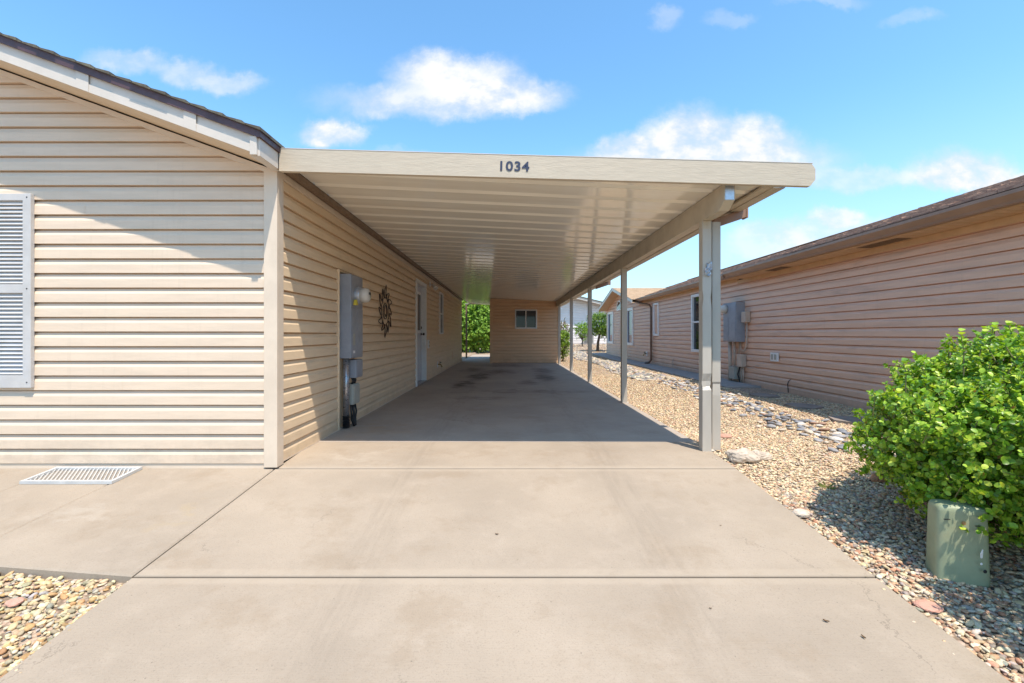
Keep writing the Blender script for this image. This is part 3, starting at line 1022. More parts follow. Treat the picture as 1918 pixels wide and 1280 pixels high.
def post(yc, dents=False, w=.080):
    m2 = MB()
    x0, x1 = 1.740, 1.740 + w
    y0, y1 = yc, yc + w
    Z = [0.0, .1, .3, .45, .55, .58, .60, .63, .70, .9, 1.1, 1.3, 1.38, 1.45, 1.60, 1.8, 2.0, 2.071]
    V = []
    for z in Z:
        dx = dyy = 0
        if dents:
            if abs(z - .60) < .045: dyy = .018
            if abs(z - .58) < .02: dx = .007
            if abs(z - 1.38) < .03: dx = .008
        V += [(x0 + dx, y0 + dyy, z), ((x0 + x1) / 2, y0 + dyy * 1.3, z), (x1 - dx, y0 + dyy, z), (x1 - dx, (y0 + y1) / 2, z), (x1, y1, z), ((x0 + x1) / 2, y1, z), (x0, y1, z), (x0 + dx, (y0 + y1) / 2, z)]
    F = [(8 * i + k, 8 * i + (k + 1) % 8, 8 * i + 8 + (k + 1) % 8, 8 * i + 8 + k) for i in range(len(Z) - 1) for k in range(8)]
    m2.v, m2.f = V, F
    o = m2.build('post', 'cp_post', cp)
    m3 = MB()
    m3.box(x0 + .008, x1 - .008, y0 - .003, y0 - .0005, 2.0, 2.069)
    m3.lathe([(0, .008), (.005, .007)], ((x0 + x1) / 2, y0 - .003, 2.035), (0, -1, 0), 8)
    m3.box(x0 - .003, x0 - .0005, y0 + .01, y1 - .01, 2.02, 2.085)
    m3.build('bracket', 'cp_frame', o)
    m3 = MB()  # pale plates standing in for sun on the post's lower side
    m3.box(x1 + .0005, x1 + .035, y0 + .005, y1 - .005, .001, .006)
    m3.box(x1 + .0005, x1 + .004, y0 + .005, y1 - .005, .0065, .16)
    m3.build('sunlit_foot', 'fascia_white', o)
    return o


p1 = post(4.085, True)
for yc in (7.0, 9.96, 12.9, 16.0):
    post(yc)
# torn metal plate on the front post
mb = MB()
rt = random.Random(5)
V = []
for j in range(7):
    for i in range(5):
        V.append((1.748 + i * .015 + rt.uniform(-.004, .004) + j * .002, 4.083 - rt.uniform(.001, .022), 1.575 + j * .019 + rt.uniform(-.004, .004) + (i * .004 if j > 4 else 0)))
mb.add(V, [(j * 5 + i, j * 5 + i + 1, (j + 1) * 5 + i + 1, (j + 1) * 5 + i) for j in range(6) for i in range(4) if not (j > 3 and i == 0)])
mb.build('torn_plate', 'galv', p1, label='crumpled torn bit of bare metal on the front post')
# second upright / downspout tucked behind the front post
mb = MB()
V = []
Z = [.0, .25, .5, .6, .62, .8, 1.3, 1.9, 2.074]
for z in Z:
    o_ = .008 if .55 < z < .61 else 0
    V += [(1.850 + o_, 4.135 + o_, z), (1.925, 4.135 + o_, z), (1.925, 4.195, z), (1.850, 4.195, z)]
mb.v, mb.f = V, [(4 * i + k, 4 * i + (k + 1) % 4, 4 * i + 4 + (k + 1) % 4, 4 * i + 4 + k) for i in range(len(Z) - 1) for k in range(4)]
mb.build('downspout', 'cp_post', cp)
# rear post and cross beam
mb = MB(); mb.box(-1.93, -1.86, 20.28, 20.35, 0, 2.40); mb.build('post', 'trim_dark', cp, label='dark brown rear post')
mb = MB(); mb.box(-1.95, BX0 - .001, 20.27, 20.36, 2.401, 2.434); mb.build('rear_beam', 'cp_frame', cp)
# house number
cu = bpy.data.curves.new('house_number', 'FONT')
cu.body = '1034'
cu.size = .104
cu.extrude = .0015
cu.offset = .0022
cu.space_character = 1.10
cu.align_x = 'CENTER'
tmp = bpy.data.objects.new('tmp', cu)
COL.objects.link(tmp)
bpy.context.view_layer.update()
me = bpy.data.meshes.new_from_object(tmp.evaluated_get(bpy.context.evaluated_depsgraph_get()))
bpy.data.objects.remove(tmp)
num = bpy.data.objects.new('house_number', me)
me.materials.clear()
me.materials.append(M['navy'])
COL.objects.link(num)
num.parent = cp
num.location = Vector((.036, YF - .0025, 2.337)) - ORG[cp.name]
num.rotation_euler = (R(90), R(1.6), 0)
num.scale = (1.12, 1, 1)

# ------------------------------------------------------------------ storage shed at the end of the carport
shed = thing('storage_shed', (.6, 18.4, 0), 'tan sided storage room with a sliding window closing the far end of the carport', 'shed')
sh_w = (0.224, 1.04, 1.266, 1.974)
siding((0, 16.765), (1, 0), (0, -1), -.66, 1.84, .01, 2.36, [sh_w]).build('wall', 'siding_shed', shed)
siding((-.672, 0), (0, 1), (-1, 0), 16.8, 20.1, .01, 2.36).build('wall', 'siding_shed', shed)
siding((1.85, 0), (0, 1), (1, 0), 16.8, 20.1, .01, 2.22).build('wall', 'siding_shed', shed)
mb = MB(); mb.box(-.66, 1.84, 16.80, 20.1, 0, 2.25); mb.build('light_block_core', 'dark', shed)  # hidden dark block that keeps light out of the shed
mb = MB()
mb.box(-.695, -.60, 16.735, 16.755, 0, 2.37, .003)
mb.box(-.70, -.68, 16.756, 16.85, 0, 2.37, .003)
mb.box(1.80, 1.885, 16.735, 16.755, 0, 2.22, .003)
mb.box(1.87, 1.89, 16.756, 16.85, 0, 2.22, .003)
mb.prism([(-.60, 2.375), (1.80, 2.262), (1.80, 2.225), (-.60, 2.34)], 1, 16.735, 16.76)
mb.build('corner_trim', 'siding_shed', shed)
sw_ = window(shed, 'window', 1, 16.75, -1, sh_w[0], sh_w[1], sh_w[2], sh_w[3], fw=.045, mid=.63)

# ------------------------------------------------------------------ electric meter cabinet (left wall)
em = thing('meter_cabinet', (-1.80, 5.23, 0), 'tall grey-blue electric cabinet with round glass meter on the beige wall inside the carport', 'electric cabinet')
mb = MB()
mb.box(-1.885, -1.746, 5.03, 5.43, .785, 1.723, .006)
mb.build('cabinet', 'panel', em)
mb = MB()
mb.box(-1.7455, -1.738, 5.045, 5.20, .80, 1.34, .003)
mb.box(-1.7455, -1.739, 5.215, 5.415, .80, 1.34, .003)
mb.box(-1.7455, -1.741, 5.045, 5.415, 1.36, 1.705, .003)
mb.build('cover', 'panel', em)
mb = MB()
mb.box(-1.7376, -1.7366, 5.08, 5.14, .93, 1.06)
mb.build('rating_label', 'putty', em)
mb = MB()
mb.box(-1.7376, -1.7366, 5.08, 5.14, .84, .87)
mb.build('label_plate', 'white', em)
mb = MB()
mb.lathe([(0, .100), (.03, .100), (.035, .092), (.05, .090)], (-1.741, 5.22, 1.50), (1, 0, 0), 24)
mb.build('meter_ring', 'galv', em, smooth=False)
mb = MB()
mb.lathe([(0, .086), (.06, .084), (.085, .072), (.095, .05)], (-1.691, 5.22, 1.50), (1, 0, 0), 24)
mt_ = mb.build('meter', 'meter_glass', em, smooth=True)
mb = MB()
mb.box(-1.5955, -1.594, 5.18, 5.26, 1.505, 1.535)
mb.build('display', 'black', mt_)
mb = MB(); mb.prism([(5.10, 1.44), (5.135, 1.38), (5.07, 1.38)], 0, -1.735, -1.70); mb.build('seal_tag', 'yellow', em)
mb = MB()
mb.tube([(-1.82, 5.09, .784), (-1.82, 5.09, .14)], .034, 14)
mb.build('conduit', 'steelpipe', em, smooth=True)
mb = MB()
for i in range(8):
    z = .135 - i * .017
    mb.lathe([(-.006, .036), (0, .044), (.006, .036)], (-1.82, 5.09, z), (0, 0, 1), 14)
mb.build('flexible_conduit', 'black', em)
mb = MB(); mb.box(-1.86, -1.735, 5.17, 5.39, .555, .762, .008); mb.box(-1.7345, -1.728, 5.18, 5.38, .565, .752, .004); mb.build('junction_box', 'panel', em)
mb = MB(); mb.box(-1.865, -1.76, 5.16, 5.36, .25, .485, .012); mb.box(-1.7595, -1.752, 5.175, 5.345, .265, .47, .004); mb.build('junction_box', 'putty', em)
mb = MB()
for k_, yy in enumerate((5.22, 5.27, 5.31)):
    MB().tube([(-1.80, yy, .556), (-1.79, yy + .005, .52), (-1.80, yy, .484)], .011, 8).build('cable', 'black', em, smooth=True)
for k_, yy in enumerate((5.18, 5.23, 5.27, 5.32)):
    mb = MB()
    mb.tube([(-1.80, yy, .252), (-1.79 + .01 * (k_ % 2), yy - .01, .16), (-1.80, yy + .02, .08), (-1.77, yy + .03 * (1 - k_), .004)], .011, 8)
    mb.build('cable', 'black', em, smooth=True)

# ------------------------------------------------------------------ iron sun ornament
C = Vector((-1.855, 6.83, 1.40))
mb = MB()


def ring(mb, r, tr, wob=0, nn=0, x=0.0, ph=0.0, seg=64):
    pts = []
    for i in range(seg + 1):
        a = 2 * math.pi * i / seg
        q = r + wob * math.sin(nn * a + ph)
        pts.append(C + Vector((x, math.cos(a) * q, math.sin(a) * q)))
    mb.tube(pts, tr, 6, False)


ring(mb, .115, .006)
ring(mb, .205, .0055, .008, 12)
for i in range(12):
    a = 2 * math.pi * i / 12
    for (da, r0, r1, lean) in ((.0, .205, .40 if i % 2 else .355, .16),):
        for s_ in (-1, 1):
            pts = []
            for j in range(9):
                t_ = j / 8
                rr_ = r0 + (r1 - r0) * t_
                an = a + s_ * .235 * (1 - t_) ** .8 + lean * math.sin(t_ * 5.2) * .55
                pts.append(C + Vector((.004, math.cos(an) * rr_, math.sin(an) * rr_)))
            mb.tube(pts, [.0072] * 7 + [.006, .004], 6)
for s_ in (-1, 1):
    pts = [C + Vector((.004, s_ * (.02 + .045 * math.sin(t_ * 3.1)), .09 - .17 * t_)) for t_ in np.linspace(0, 1, 8)]
    mb.tube(pts, .006, 6)
mb.tube([C + Vector((.005, -.05, -.04)), C + Vector((.005, 0, -.062)), C + Vector((.005, .05, -.04))], .006, 6)
orn = mb.build('sun_ornament', 'iron', None, loc=C, smooth=True)
tag(orn, 'black wrought-iron sun with wavy rays hanging on the beige wall under the carport', 'wall ornament')

# ------------------------------------------------------------------ small fixtures on the left wall
lf = thing('flood_light', (-1.855, 10.7, 2.23), 'small white twin flood light above and past the carport door', 'wall light')
mb = MB(); mb.lathe([(0, .06), (.02, .058), (.028, .03)], (-1.862, 10.7, 2.24), (1, 0, 0), 16); mb.build('base_plate', 'white', lf)
for s_ in (-1, 1):
    a0 = Vector((-1.835, 10.7 + s_ * .02, 2.23)); a1 = Vector((-1.76, 10.7 + s_ * .07, 2.20))
    mb = MB(); mb.tube([a0, a1], .012, 8)
    d = Vector((.55, s_ * .3, -.75)).normalized()
    mb.lathe([(-.03, .022), (.03, .030), (.09, .055), (.095, .048)], a1, d, 16)
    hd = mb.build('lamp_head', 'white', lf, smooth=True)
    mb = MB(); mb.lathe([(0, .046), (.008, .03)], a1 + d * .094, d, 14); mb.build('lens', 'meter_glass', hd)


def outlet(x, y, z, out, w, h, label, name='wall_outlet'):
    t_ = thing(name, (x, y, z), label, 'outlet')
    mb = MB(); mb.box(x, x + out * .03, y - w / 2, y + w / 2, z - h / 2, z + h / 2, .006); mb.build('cover', 'white', t_)
    for s_ in (-1, 1):
        mb = MB()
        if w > h: mb.box(x + out * .0302, x + out * .036, y + s_ * w * .22 - w * .13, y + s_ * w * .22 + w * .13, z - h * .3, z + h * .3, .003)
        else: mb.box(x + out * .0302, x + out * .036, y - w * .28, y + w * .28, z + s_ * h * .22 - h * .13, z + s_ * h * .22 + h * .13, .003)
        mb.build('socket', 'putty', t_)
    return t_


outlet(-1.866, 10.47, .83, 1, .12, .19, 'white upright outlet cover on the wall just past the carport door')


def hose_tap(x, y, z, out, label):
    t_ = thing('hose_tap', (x, y, z), label, 'tap')
    mb = MB(); mb.box(x, x + out * .012, y - .07, y + .07, z - .08, z + .08, .004); mb.build('wall_plate', 'white', t_)
    mb = MB()
    mb.tube([(x + out * .012, y, z), (x + out * .07, y, z), (x + out * .10, y, z - .02), (x + out * .115, y, z - .06)], .016, 10)
    mb.lathe([(0, .022), (.02, .022)], (x + out * .115, y, z - .075), (0, 0, 1), 12)
    body = mb.build('tap_body', 'brass', t_, smooth=False)
    mb = MB()
    mb.tube([(x + out * .06, y, z + .01), (x + out * .075, y, z + .055)], .008, 8)
    mb.lathe([(0, .03), (.01, .032), (.014, .02)], (x + out * .075, y, z + .052), (out * .3, 0, 1), 10)
    mb.build('handle', 'black', body)


hose_tap(-1.866, 11.9, .27, 1, 'brass hose tap on a white plate low on the beige wall past the door')
mb = MB(); mb.box(-1.866, -1.85, 15.0, 15.35, .25, .50, .004); mb.box(-1.8498, -1.845, 15.03, 15.32, .28, .47, .003)
hatch = mb.build('access_hatch', 'siding_side', None, loc=(-1.866, 15.17, .37))
tag(hatch, 'small beige hatch low on the wall near the far end of the carport', 'hatch')

# ------------------------------------------------------------------ neighbour's house
NX = 4.70
nb = thing('neighbour_house', (8.5, 10, 0), 'long tan lap-sided house with brown gutter and shingle roof along the right side', 'house')
NW = (10.60, 11.64, .61, 2.06)
NV = (14.22, 14.75, 1.01, 2.05)
NA = (20.40, 21.47, .637, 2.09)
NB_ = (17.14, 18.07, .637, 2.08)
zb0 = .085
siding((NX + .012, 0), (0, 1), (-1, 0), -4.0, 9.3, zb0, 2.15, [], seams=[(6.0, 9), (6.0, 10), (5.3, 8), (5.3, 9), (6.02, 4), (7.0, 1), (6.6, 5), (4.7, 13), (3.9, 11)]).build('wall', 'siding_nb', nb)
siding((NX + .012, 0), (0, 1), (-1, 0), 9.3, 21.75, zb0, 2.2, [NW, NV, NA, NB_], seams=[(12.4, 6), (13.1, 12), (16.1, 8)]).build('wall', 'siding_nb', nb)
GC, GH = 18.85, 2.9
siding((NX - .004, 0), (0, 1), (-1, 0), 15.9, 21.7, 2.10, 2.86, [], lo=lambda z: GC - (2.90 - z) / .232, hi=lambda z: GC + (2.90 - z) / .232).build('wall', 'siding_nb', nb)
siding((0, 21.74), (1, 0), (0, 1), NX, 12.3, zb0, 2.2).build('wall', 'siding_nb', nb)
mb = MB(); mb.box(NX + .05, 12.3, -4.0, 21.7, 0, 2.3); mb.prism([(16.0, 2.1), (21.7, 2.1), (GC, 2.82)], 0, NX + .02, 6.0); mb.build('light_block_core', 'dark', nb)  # hidden dark filling, stops light leaking through the walls
# corner trims
mb = MB()
mb.box(NX - .012, NX + .05, 21.72, 21.80, 0, 2.3)
mb.build('corner_trim', 'trim', nb)
MB().box(NX - .004, NX + .049, -4.0, 21.7, -.1, .0845).build('skirting', 'siding_nb', nb)
PIT = .326
EN, EZ = 4.37, 2.30


def nroof(mb, x0, z0, y0, y1, xr=8.6, pitch=PIT):
    x = x0
    rr = random.Random(8)
    zf = lambda q: z0 + pitch * (q - x0)
    while x < xr:
        x2 = min(x + .135, xr)
        # each course is broken into tabs of slightly different thickness
        yy = y0
        while yy < y1:
            y2 = min(y1, yy + rr.uniform(.14, .36))
            h = .012 + rr.choice([0, 0, .008])
            mb.add([(x, yy, zf(x) - .004), (x, y2, zf(x) - .004), (x, y2, zf(x) + h), (x, yy, zf(x) + h), (x2, yy, zf(x2) + .002), (x2, y2, zf(x2) + .002), (x2, yy, zf(x2) - .004), (x2, y2, zf(x2) - .004)],
                   [(0, 1, 2, 3), (3, 2, 5, 4), (0, 3, 4, 6), (1, 7, 5, 2)])
            yy = y2
        x = x2


mb = MB()
nroof(mb, EN, EZ + .02, -4.2, 9.06)
nroof(mb, 4.52, EZ + .012, 9.06, 16.1)
nroof(mb, 5.0, EZ + .012 + PIT * .48, 16.1, 22.0)
zr = EZ + PIT * (8.6 - EN)
mb.add([(8.6, -4.2, zr + .015), (8.6, 22.0, zr + .015), (12.8, 22.0, EZ), (12.8, -4.2, EZ)], [(0, 1, 2, 3)])
nrf = mb.build('roof', 'shingle_nb', nb)
# gutters (K profile) and soffit
def kgutter(mb, xb, zt_, y0, y1, d=.12, h=.125):
    P = [(xb, zt_), (xb, zt_ - h), (xb - d * .55, zt_ - h), (xb - d * .62, zt_ - h * .75), (xb - d * .9, zt_ - h * .42), (xb - d, zt_ - h * .30), (xb - d, zt_),
         (xb - d + .012, zt_), (xb - d + .012, zt_ - h * .25), (xb - d * .5, zt_ - h * .9), (xb - .006, zt_ - h * .9), (xb - .006, zt_)]
    mb.prism(P, 1, y0, y1)


mb = MB(); kgutter(mb, 4.375, 2.276, -4.2, 9.06, .12, .108); mb.box(4.254, 4.376, 9.0605, 9.066, 2.166, 2.278); mb.build('gutter', 'gutter_nb', nb)
mb = MB(); kgutter(mb, 4.53, 2.298, 9.2, 16.2, .11, .10); mb.build('gutter', 'gutter_nb', nb)
mb = MB()
mb.box(4.3755, NX, -4.2, 9.05, 2.158, 2.164)
mb.box(4.5305, NX, 9.0505, 15.95, 2.205, 2.211)
mb.box(4.3755, 4.39, -4.2, 9.04, 2.165, 2.30)
mb.box(4.5305, 4.545, 9.06, 15.95, 2.212, 2.30)
mb.box(4.3755, 4.70, 9.04, 9.058, 2.165, 2.30)
mb.box(NX - .024, NX + .006, -4.0, 9.3, 2.085, 2.157, .004)
mb.box(NX - .024, NX + .006, 9.31, 16.2, 2.13, 2.204, .004)
# grooves of the soffit boards stand as fine beads
yy = -4
while yy < 9.0:
    mb.box(4.392, NX - .002, yy, yy + .006, 2.1545, 2.1578)
    yy += .115
mb.build('soffit', 'soffit_nb', nb)
for (a, c_) in ((2.9, 3.5), (5.2, 5.8), (7.4, 7.9), (1.0, 1.5)):
    mb = MB()
    q = a
    while q < c_:
        mb.box(4.43, 4.62, q, q + .008, 2.1515, 2.1542)
        q += .022
    mb.build('soffit_vent', 'trim_dark', nb)
# small gable over the far windows
GR = 2.98
gz0 = 2.275
mb = MB()
for s_ in (-1, 1):
    y_e = GC + s_ * 3.0
    n_ = 22
    for i in range(n_):
        ya = y_e + (GC - y_e) * i / n_; yb = y_e + (GC - y_e) * (i + 1) / n_
        za = gz0 + (GR - gz0) * i / n_; zb2 = gz0 + (GR - gz0) * (i + 1) / n_
        mb.add([(4.27, ya, za + .010), (6.8, ya, za + .010), (6.8, yb, zb2 + .001), (4.27, yb, zb2 + .001), (4.27, ya, za - .004), (6.8, ya, za - .004)], [(0, 1, 2, 3), (0, 4, 5, 1)])
mb.build('gable_roof', 'shingle_gab', nrf)
mb = MB()
for s_ in (-1, 1):
    y_e = GC + s_ * 3.0
    mb.prism([(y_e, gz0 - .008), (GC, GR - .008), (GC, GR - .125), (y_e, gz0 - .12)], 0, 4.28, 4.30)
mb.build('gable_fascia', 'fascia_white', nb)
mb = MB()
for s_ in (-1, 1):
    y_e = GC + s_ * 2.98
    mb.prism([(y_e, gz0 - .10), (GC, GR - .10), (GC, GR - .115), (y_e, gz0 - .115)], 0, 4.301, 4.69)
mb.build('gable_soffit', 'soffit_nb', nb)
window(nb, 'window', 0, 4.70, -1, NW[0], NW[1], NW[2], NW[3], fw=.07, rail=1.364, depth=.04, fm='white')
window(nb, 'window', 0, 4.70, -1, NA[0], NA[1], NA[2], NA[3], fw=.10, depth=.04, glassm='glass_blue')
window(nb, 'window', 0, 4.70, -1, NB_[0], NB_[1], NB_[2], NB_[3], fw=.10, depth=.04, glassm='glass_blue')
w = window(nb, 'shutter', 0, 4.70, -1, NV[0], NV[1], NV[2], NV[3], fw=.06, depth=.035, glassm='siding_nb')
# half-round window
mb = MB()
hc, hr = 19.25, .42
arc = [(hc + hr * math.cos(a), 2.07 + hr * math.sin(a)) for a in np.linspace(0, math.pi, 17)]
arci = [(hc + (hr - .07) * math.cos(a), 2.12 + (hr - .10) * math.sin(a)) for a in np.linspace(math.pi, 0, 17)]
V = [(4.655, q[0], q[1]) for q in arc] + [(4.655, q[0], q[1]) for q in arci[::-1]]
F = [(i, i + 1, 18 + i, 17 + i) for i in range(16)] + [(0, 17, 33, 16)]
mb.add(V, F)
mb.prism([q for q in arc], 0, 4.656, 4.675)
hw = mb.build('half_round_window', 'white', nb)
MB().prism([q for q in arci], 0, 4.6535, 4.6555).build('pane', 'glass', hw)
# brown downspout
mb = MB()
DY = 14.85
mb.tube([(4.47, DY + .95, 2.215), (4.47, DY + .95, 2.17), (4.52, DY + .80, 2.12), (4.62, DY + .1, 2.02), (4.645, DY, 1.95), (4.645, DY, .22), (4.60, DY + .05, .14), (4.50, DY + .18, .11)], .04, 4)
mb.build('downspout', 'gutter_dark', nb)

# neighbour's meter box
ne = thing('meter_box', (4.6, 9.3, 0), 'blue-grey electric box with meter, conduits and small tan boxes on the neighbour wall', 'electric cabinet')
mb = MB(); mb.box(4.52, 4.70, 9.05, 9.59, .905, 1.70, .006); mb.build('cabinet', 'panel_nb', ne)
mb = MB(); mb.box(4.512, 4.5195, 9.07, 9.35, .93, 1.66, .003); mb.box(4.513, 4.5195, 9.37, 9.57, .93, 1.40, .003); mb.build('cover', 'panel_nb', ne)
mb = MB(); mb.lathe([(0, .09), (.06, .088), (.09, .07), (.11, .065), (.12, .04)], (4.519, 9.47, 1.58), (-1, 0, 0), 18); mb.build('meter', 'meter_glass', ne, smooth=True)
mb = MB(); mb.box(4.585, 4.69, 8.83, 8.98, 1.29, 1.50, .008); mb.build('junction_box', 'tanbox', ne)
mb = MB(); mb.box(4.59, 4.69, 8.98, 9.16, .41, .655, .01); mb.build('junction_box', 'tanbox', ne)
mb = MB(); mb.box(4.57, 4.69, 9.22, 9.45, .145, .39, .006); mb.build('junction_box', 'putty', ne)
mb = MB()
mb.tube([(4.62, 9.50, .904), (4.62, 9.50, .09)], .036, 12)
mb.tube([(4.63, 9.33, .904), (4.63, 9.33, .39)], .018, 10)
mb.build('conduit', 'tanbox', ne, smooth=True)
mb = MB()
mb.tube([(4.66, 8.9, 1.29), (4.66, 8.91, .85), (4.655, 9.0, .72), (4.655, 9.12, .74), (4.66, 9.15, .90)], .013, 8)
mb.tube([(4.66, 9.2, .904), (4.66, 9.2, .65)], .012, 8)
mb.tube([(4.655, 9.03, .41), (4.655, 9.03, .09)], .016, 8)
mb.tube([(4.655, 9.10, .41), (4.655, 9.11, .09)], .016, 8)
mb.tube([(4.67, 8.98, .42), (4.672, 8.80, .40), (4.672, 8.62, .46), (4.672, 8.5, .455)], .006, 6)
mb.build('cable', 'tanbox', ne, smooth=True)
mb = MB(); mb.tube([(4.655, 9.15, .41), (4.62, 9.18, .25), (4.655, 9.16, .09)], .013, 8); mb.build('cable', 'black', ne)
outlet(4.688, 8.0, .655, -1, .22, .155, 'white weatherproof outlet cover on the neighbour wall right of the meter box', 'wall_outlet')
hose_tap(4.688, 15.45, .40, -1, 'dark tap on a white square plate left of the brown downspout')
mb = MB()
mb.tube([(4.675, 7.55, .30), (4.66, 7.58, .27), (4.672, 7.62, .22), (4.67, 7.6, .08)], .007, 6)
wv = mb.build('wall_cable', 'black', None, loc=(4.67, 7.6, .08), smooth=True)
tag(wv, 'short bent dark cable coming out low on the neighbour wall below the outlet', 'cable')
mb = MB()
mb.tube([(4.67, 12.9, .36), (4.655, 12.93, .33), (4.66, 12.98, .22), (4.66, 12.92, .15), (4.66, 12.86, .24), (4.67, 12.88, .36)], .007, 6)
wv = mb.build('wall_cable', 'tanbox', None, loc=(4.67, 12.9, .2), smooth=True)
tag(wv, 'small tan cable loop low on the neighbour wall under the tall window', 'cable')

# ------------------------------------------------------------------ pale house far behind
fh = thing('far_house', (8, 42, .3), 'pale white-sided gable house far behind the small tree', 'house')
FY = 34.0
def fhi(z): return 12.4 if z < 3.0 else 12.4 - (z - 3.0) / .20
siding((0, FY), (1, 0), (0, -1), 2.6, 12.4, .20, 4.0, [], course=.19, deep=.022, lo=lambda z: 2.6, hi=lambda z: max(2.6, 4.2 + (3.95 - z) / .24)).build('wall', 'siding_far', fh)
mb = MB(); mb.box(2.7, 12.3, FY + .06, FY + 14, .1, 2.2); mb.build('light_block_core', 'dark', fh)  # unseen dark box added behind the siding to block light
mb = MB()
mb.prism([(1.6, 3.55), (4.0, 4.08), (13.0, 1.92), (13.0, 1.75), (4.0, 3.90), (1.6, 3.38)], 1, FY - .75, FY - .72)
mb.build('rake_fascia', 'fascia_white', fh)
mb = MB()
mb.prism([(1.6, 3.60), (4.0, 4.14), (13.0, 1.98), (13.0, 1.925), (4.0, 4.085), (1.6, 3.555)], 1, FY - .8, FY + 14)
mb.build('roof', 'shingle_dk', fh)
mb = MB(); mb.box(2.5, 12.4, FY - .5, FY - .03, .1, .32); mb.build('foundation', 'strip', fh)
ac = thing('air_conditioner', (5.5, 32.6, .3), 'grey air conditioner unit standing in front of the pale far house', 'air conditioner')
gzac = ground(5.5, 32.6)
mb = MB(); mb.box(5.25, 6.1, 32.3, 33.1, gzac, gzac + .10); mb.build('base', 'strip', ac)
mb = MB()
for (a, c_) in ((5.3, 5.35), (6.0, 6.05)):
    for (d0, d1) in ((32.35, 32.4), (33.0, 33.05)):
        mb.box(a, c_, d0, d1, gzac + .101, gzac + 1.10)
mb.box(5.3, 6.05, 32.35, 33.05, gzac + 1.10, gzac + 1.16)
for i in range(14):
    mb.box(5.352, 5.998, 32.352, 32.36, gzac + .14 + i * .068, gzac + .165 + i * .068)
    mb.box(5.302, 5.31, 32.41, 32.99, gzac + .14 + i * .068, gzac + .165 + i * .068)
mb.build('cabinet', 'ac', ac)
mb = MB(); mb.box(5.36, 5.99, 32.42, 32.98, gzac + .102, gzac + 1.09); mb.build('coil', 'dark', ac)

# ------------------------------------------------------------------ stones
def ico(sub):
    import bmesh
    bm = bmesh.new()
    bmesh.ops.create_icosphere(bm, subdivisions=sub, radius=1)
    v = np.array([q.co[:] for q in bm.verts]); f = np.array([[w.index for w in q.verts] for q in bm.faces])
    bm.free()
    return v, f


PAL_R = np.array([(.60, .47, .32), (.66, .54, .38), (.54, .40, .28), (.48, .31, .21), (.62, .56, .46), (.42, .38, .35), (.50, .28, .19), (.70, .61, .47), (.36, .30, .26)])
PAL_F = np.array([(.68, .55, .38), (.74, .62, .44), (.60, .48, .33), (.54, .38, .26), (.70, .60, .46), (.48, .42, .35), (.60, .40, .28), (.78, .68, .51)])
PAL_L = np.array([(.60, .49, .29), (.66, .56, .35), (.52, .42, .28), (.48, .30, .15), (.60, .55, .44), (.40, .38, .36), (.56, .40, .22), (.68, .60, .42), (.36, .31, .22)])


def stones(name, P, smin, smax, pal, sub, seed, flat=.55, jit=.28, label=None, embed=.25):
    """P: (n,3) ground points"""
    r = np.random.default_rng(seed)
    v, f = ico(sub)
    n = len(P)
    nv = len(v)
    # a few deformed variants
    K = 12
    var = []
    for k in range(K):
        d = r.normal(size=(6, 3)); d /= np.linalg.norm(d, axis=1)[:, None]
        w = v * (1 + jit * (v @ d.T * r.uniform(-1, 1, 6)).sum(1)[:, None] * .4)
        w = w + r.normal(scale=jit * .16, size=w.shape)
        w[:, 2] = np.clip(w[:, 2], -.8, .85)
        var.append(w)
    var = np.array(var)
    vi = r.integers(0, K, n)
    base = var[vi]
    sz = smin + (smax - smin) * r.random(n) ** 2.0
    sc = np.stack([sz * r.uniform(.75, 1.35, n), sz * r.uniform(.6, 1.0, n), sz * flat * r.uniform(.6, 1.2, n)], 1)
    base = base * sc[:, None, :]
    az = r.uniform(0, 2 * np.pi, n); tx = r.normal(0, .28, n); ty = r.normal(0, .28, n)
    ca, sa = np.cos(az), np.sin(az)
    x, y, z = base[..., 0], base[..., 1], base[..., 2]
    y2 = y * np.cos(tx)[:, None] - z * np.sin(tx)[:, None]; z2 = y * np.sin(tx)[:, None] + z * np.cos(tx)[:, None]
    x3 = x * np.cos(ty)[:, None] + z2 * np.sin(ty)[:, None]; z3 = -x * np.sin(ty)[:, None] + z2 * np.cos(ty)[:, None]
    X = x3 * ca[:, None] - y2 * sa[:, None]; Y = x3 * sa[:, None] + y2 * ca[:, None]
    V = np.stack([X + P[:, 0:1], Y + P[:, 1:2], z3 + P[:, 2:3] + (sc[:, 2] * (1 - embed) * .6)[:, None]], -1).reshape(-1, 3)
    F = (f[None] + (np.arange(n) * nv)[:, None, None]).reshape(-1, 3)
    c = pal[r.integers(0, len(pal), n)] * np.array([1.0, .95, .86]) * r.uniform(.68, 1.08, (n, 1)) * (1 + r.normal(0, .04, (n, 3)))
    T = np.repeat(np.clip(c, 0, .85), nv, 0)
    o = np_mesh(name, V, F, 'stone', 'stuff', T, smooth=False)
    return o


def scatter(n, x0, x1, y0, y1, seed, keep=lambda x, y: True, dz=0.0):
    r = np.random.default_rng(seed)
    P = []
    X = r.uniform(x0, x1, n); Y = r.uniform(y0, y1, n)
    for a, c_ in zip(X, Y):
        if keep(a, c_):
            P.append((a, c_, ground(a, c_) + dz + r.uniform(0, .008)))
    return np.array(P)


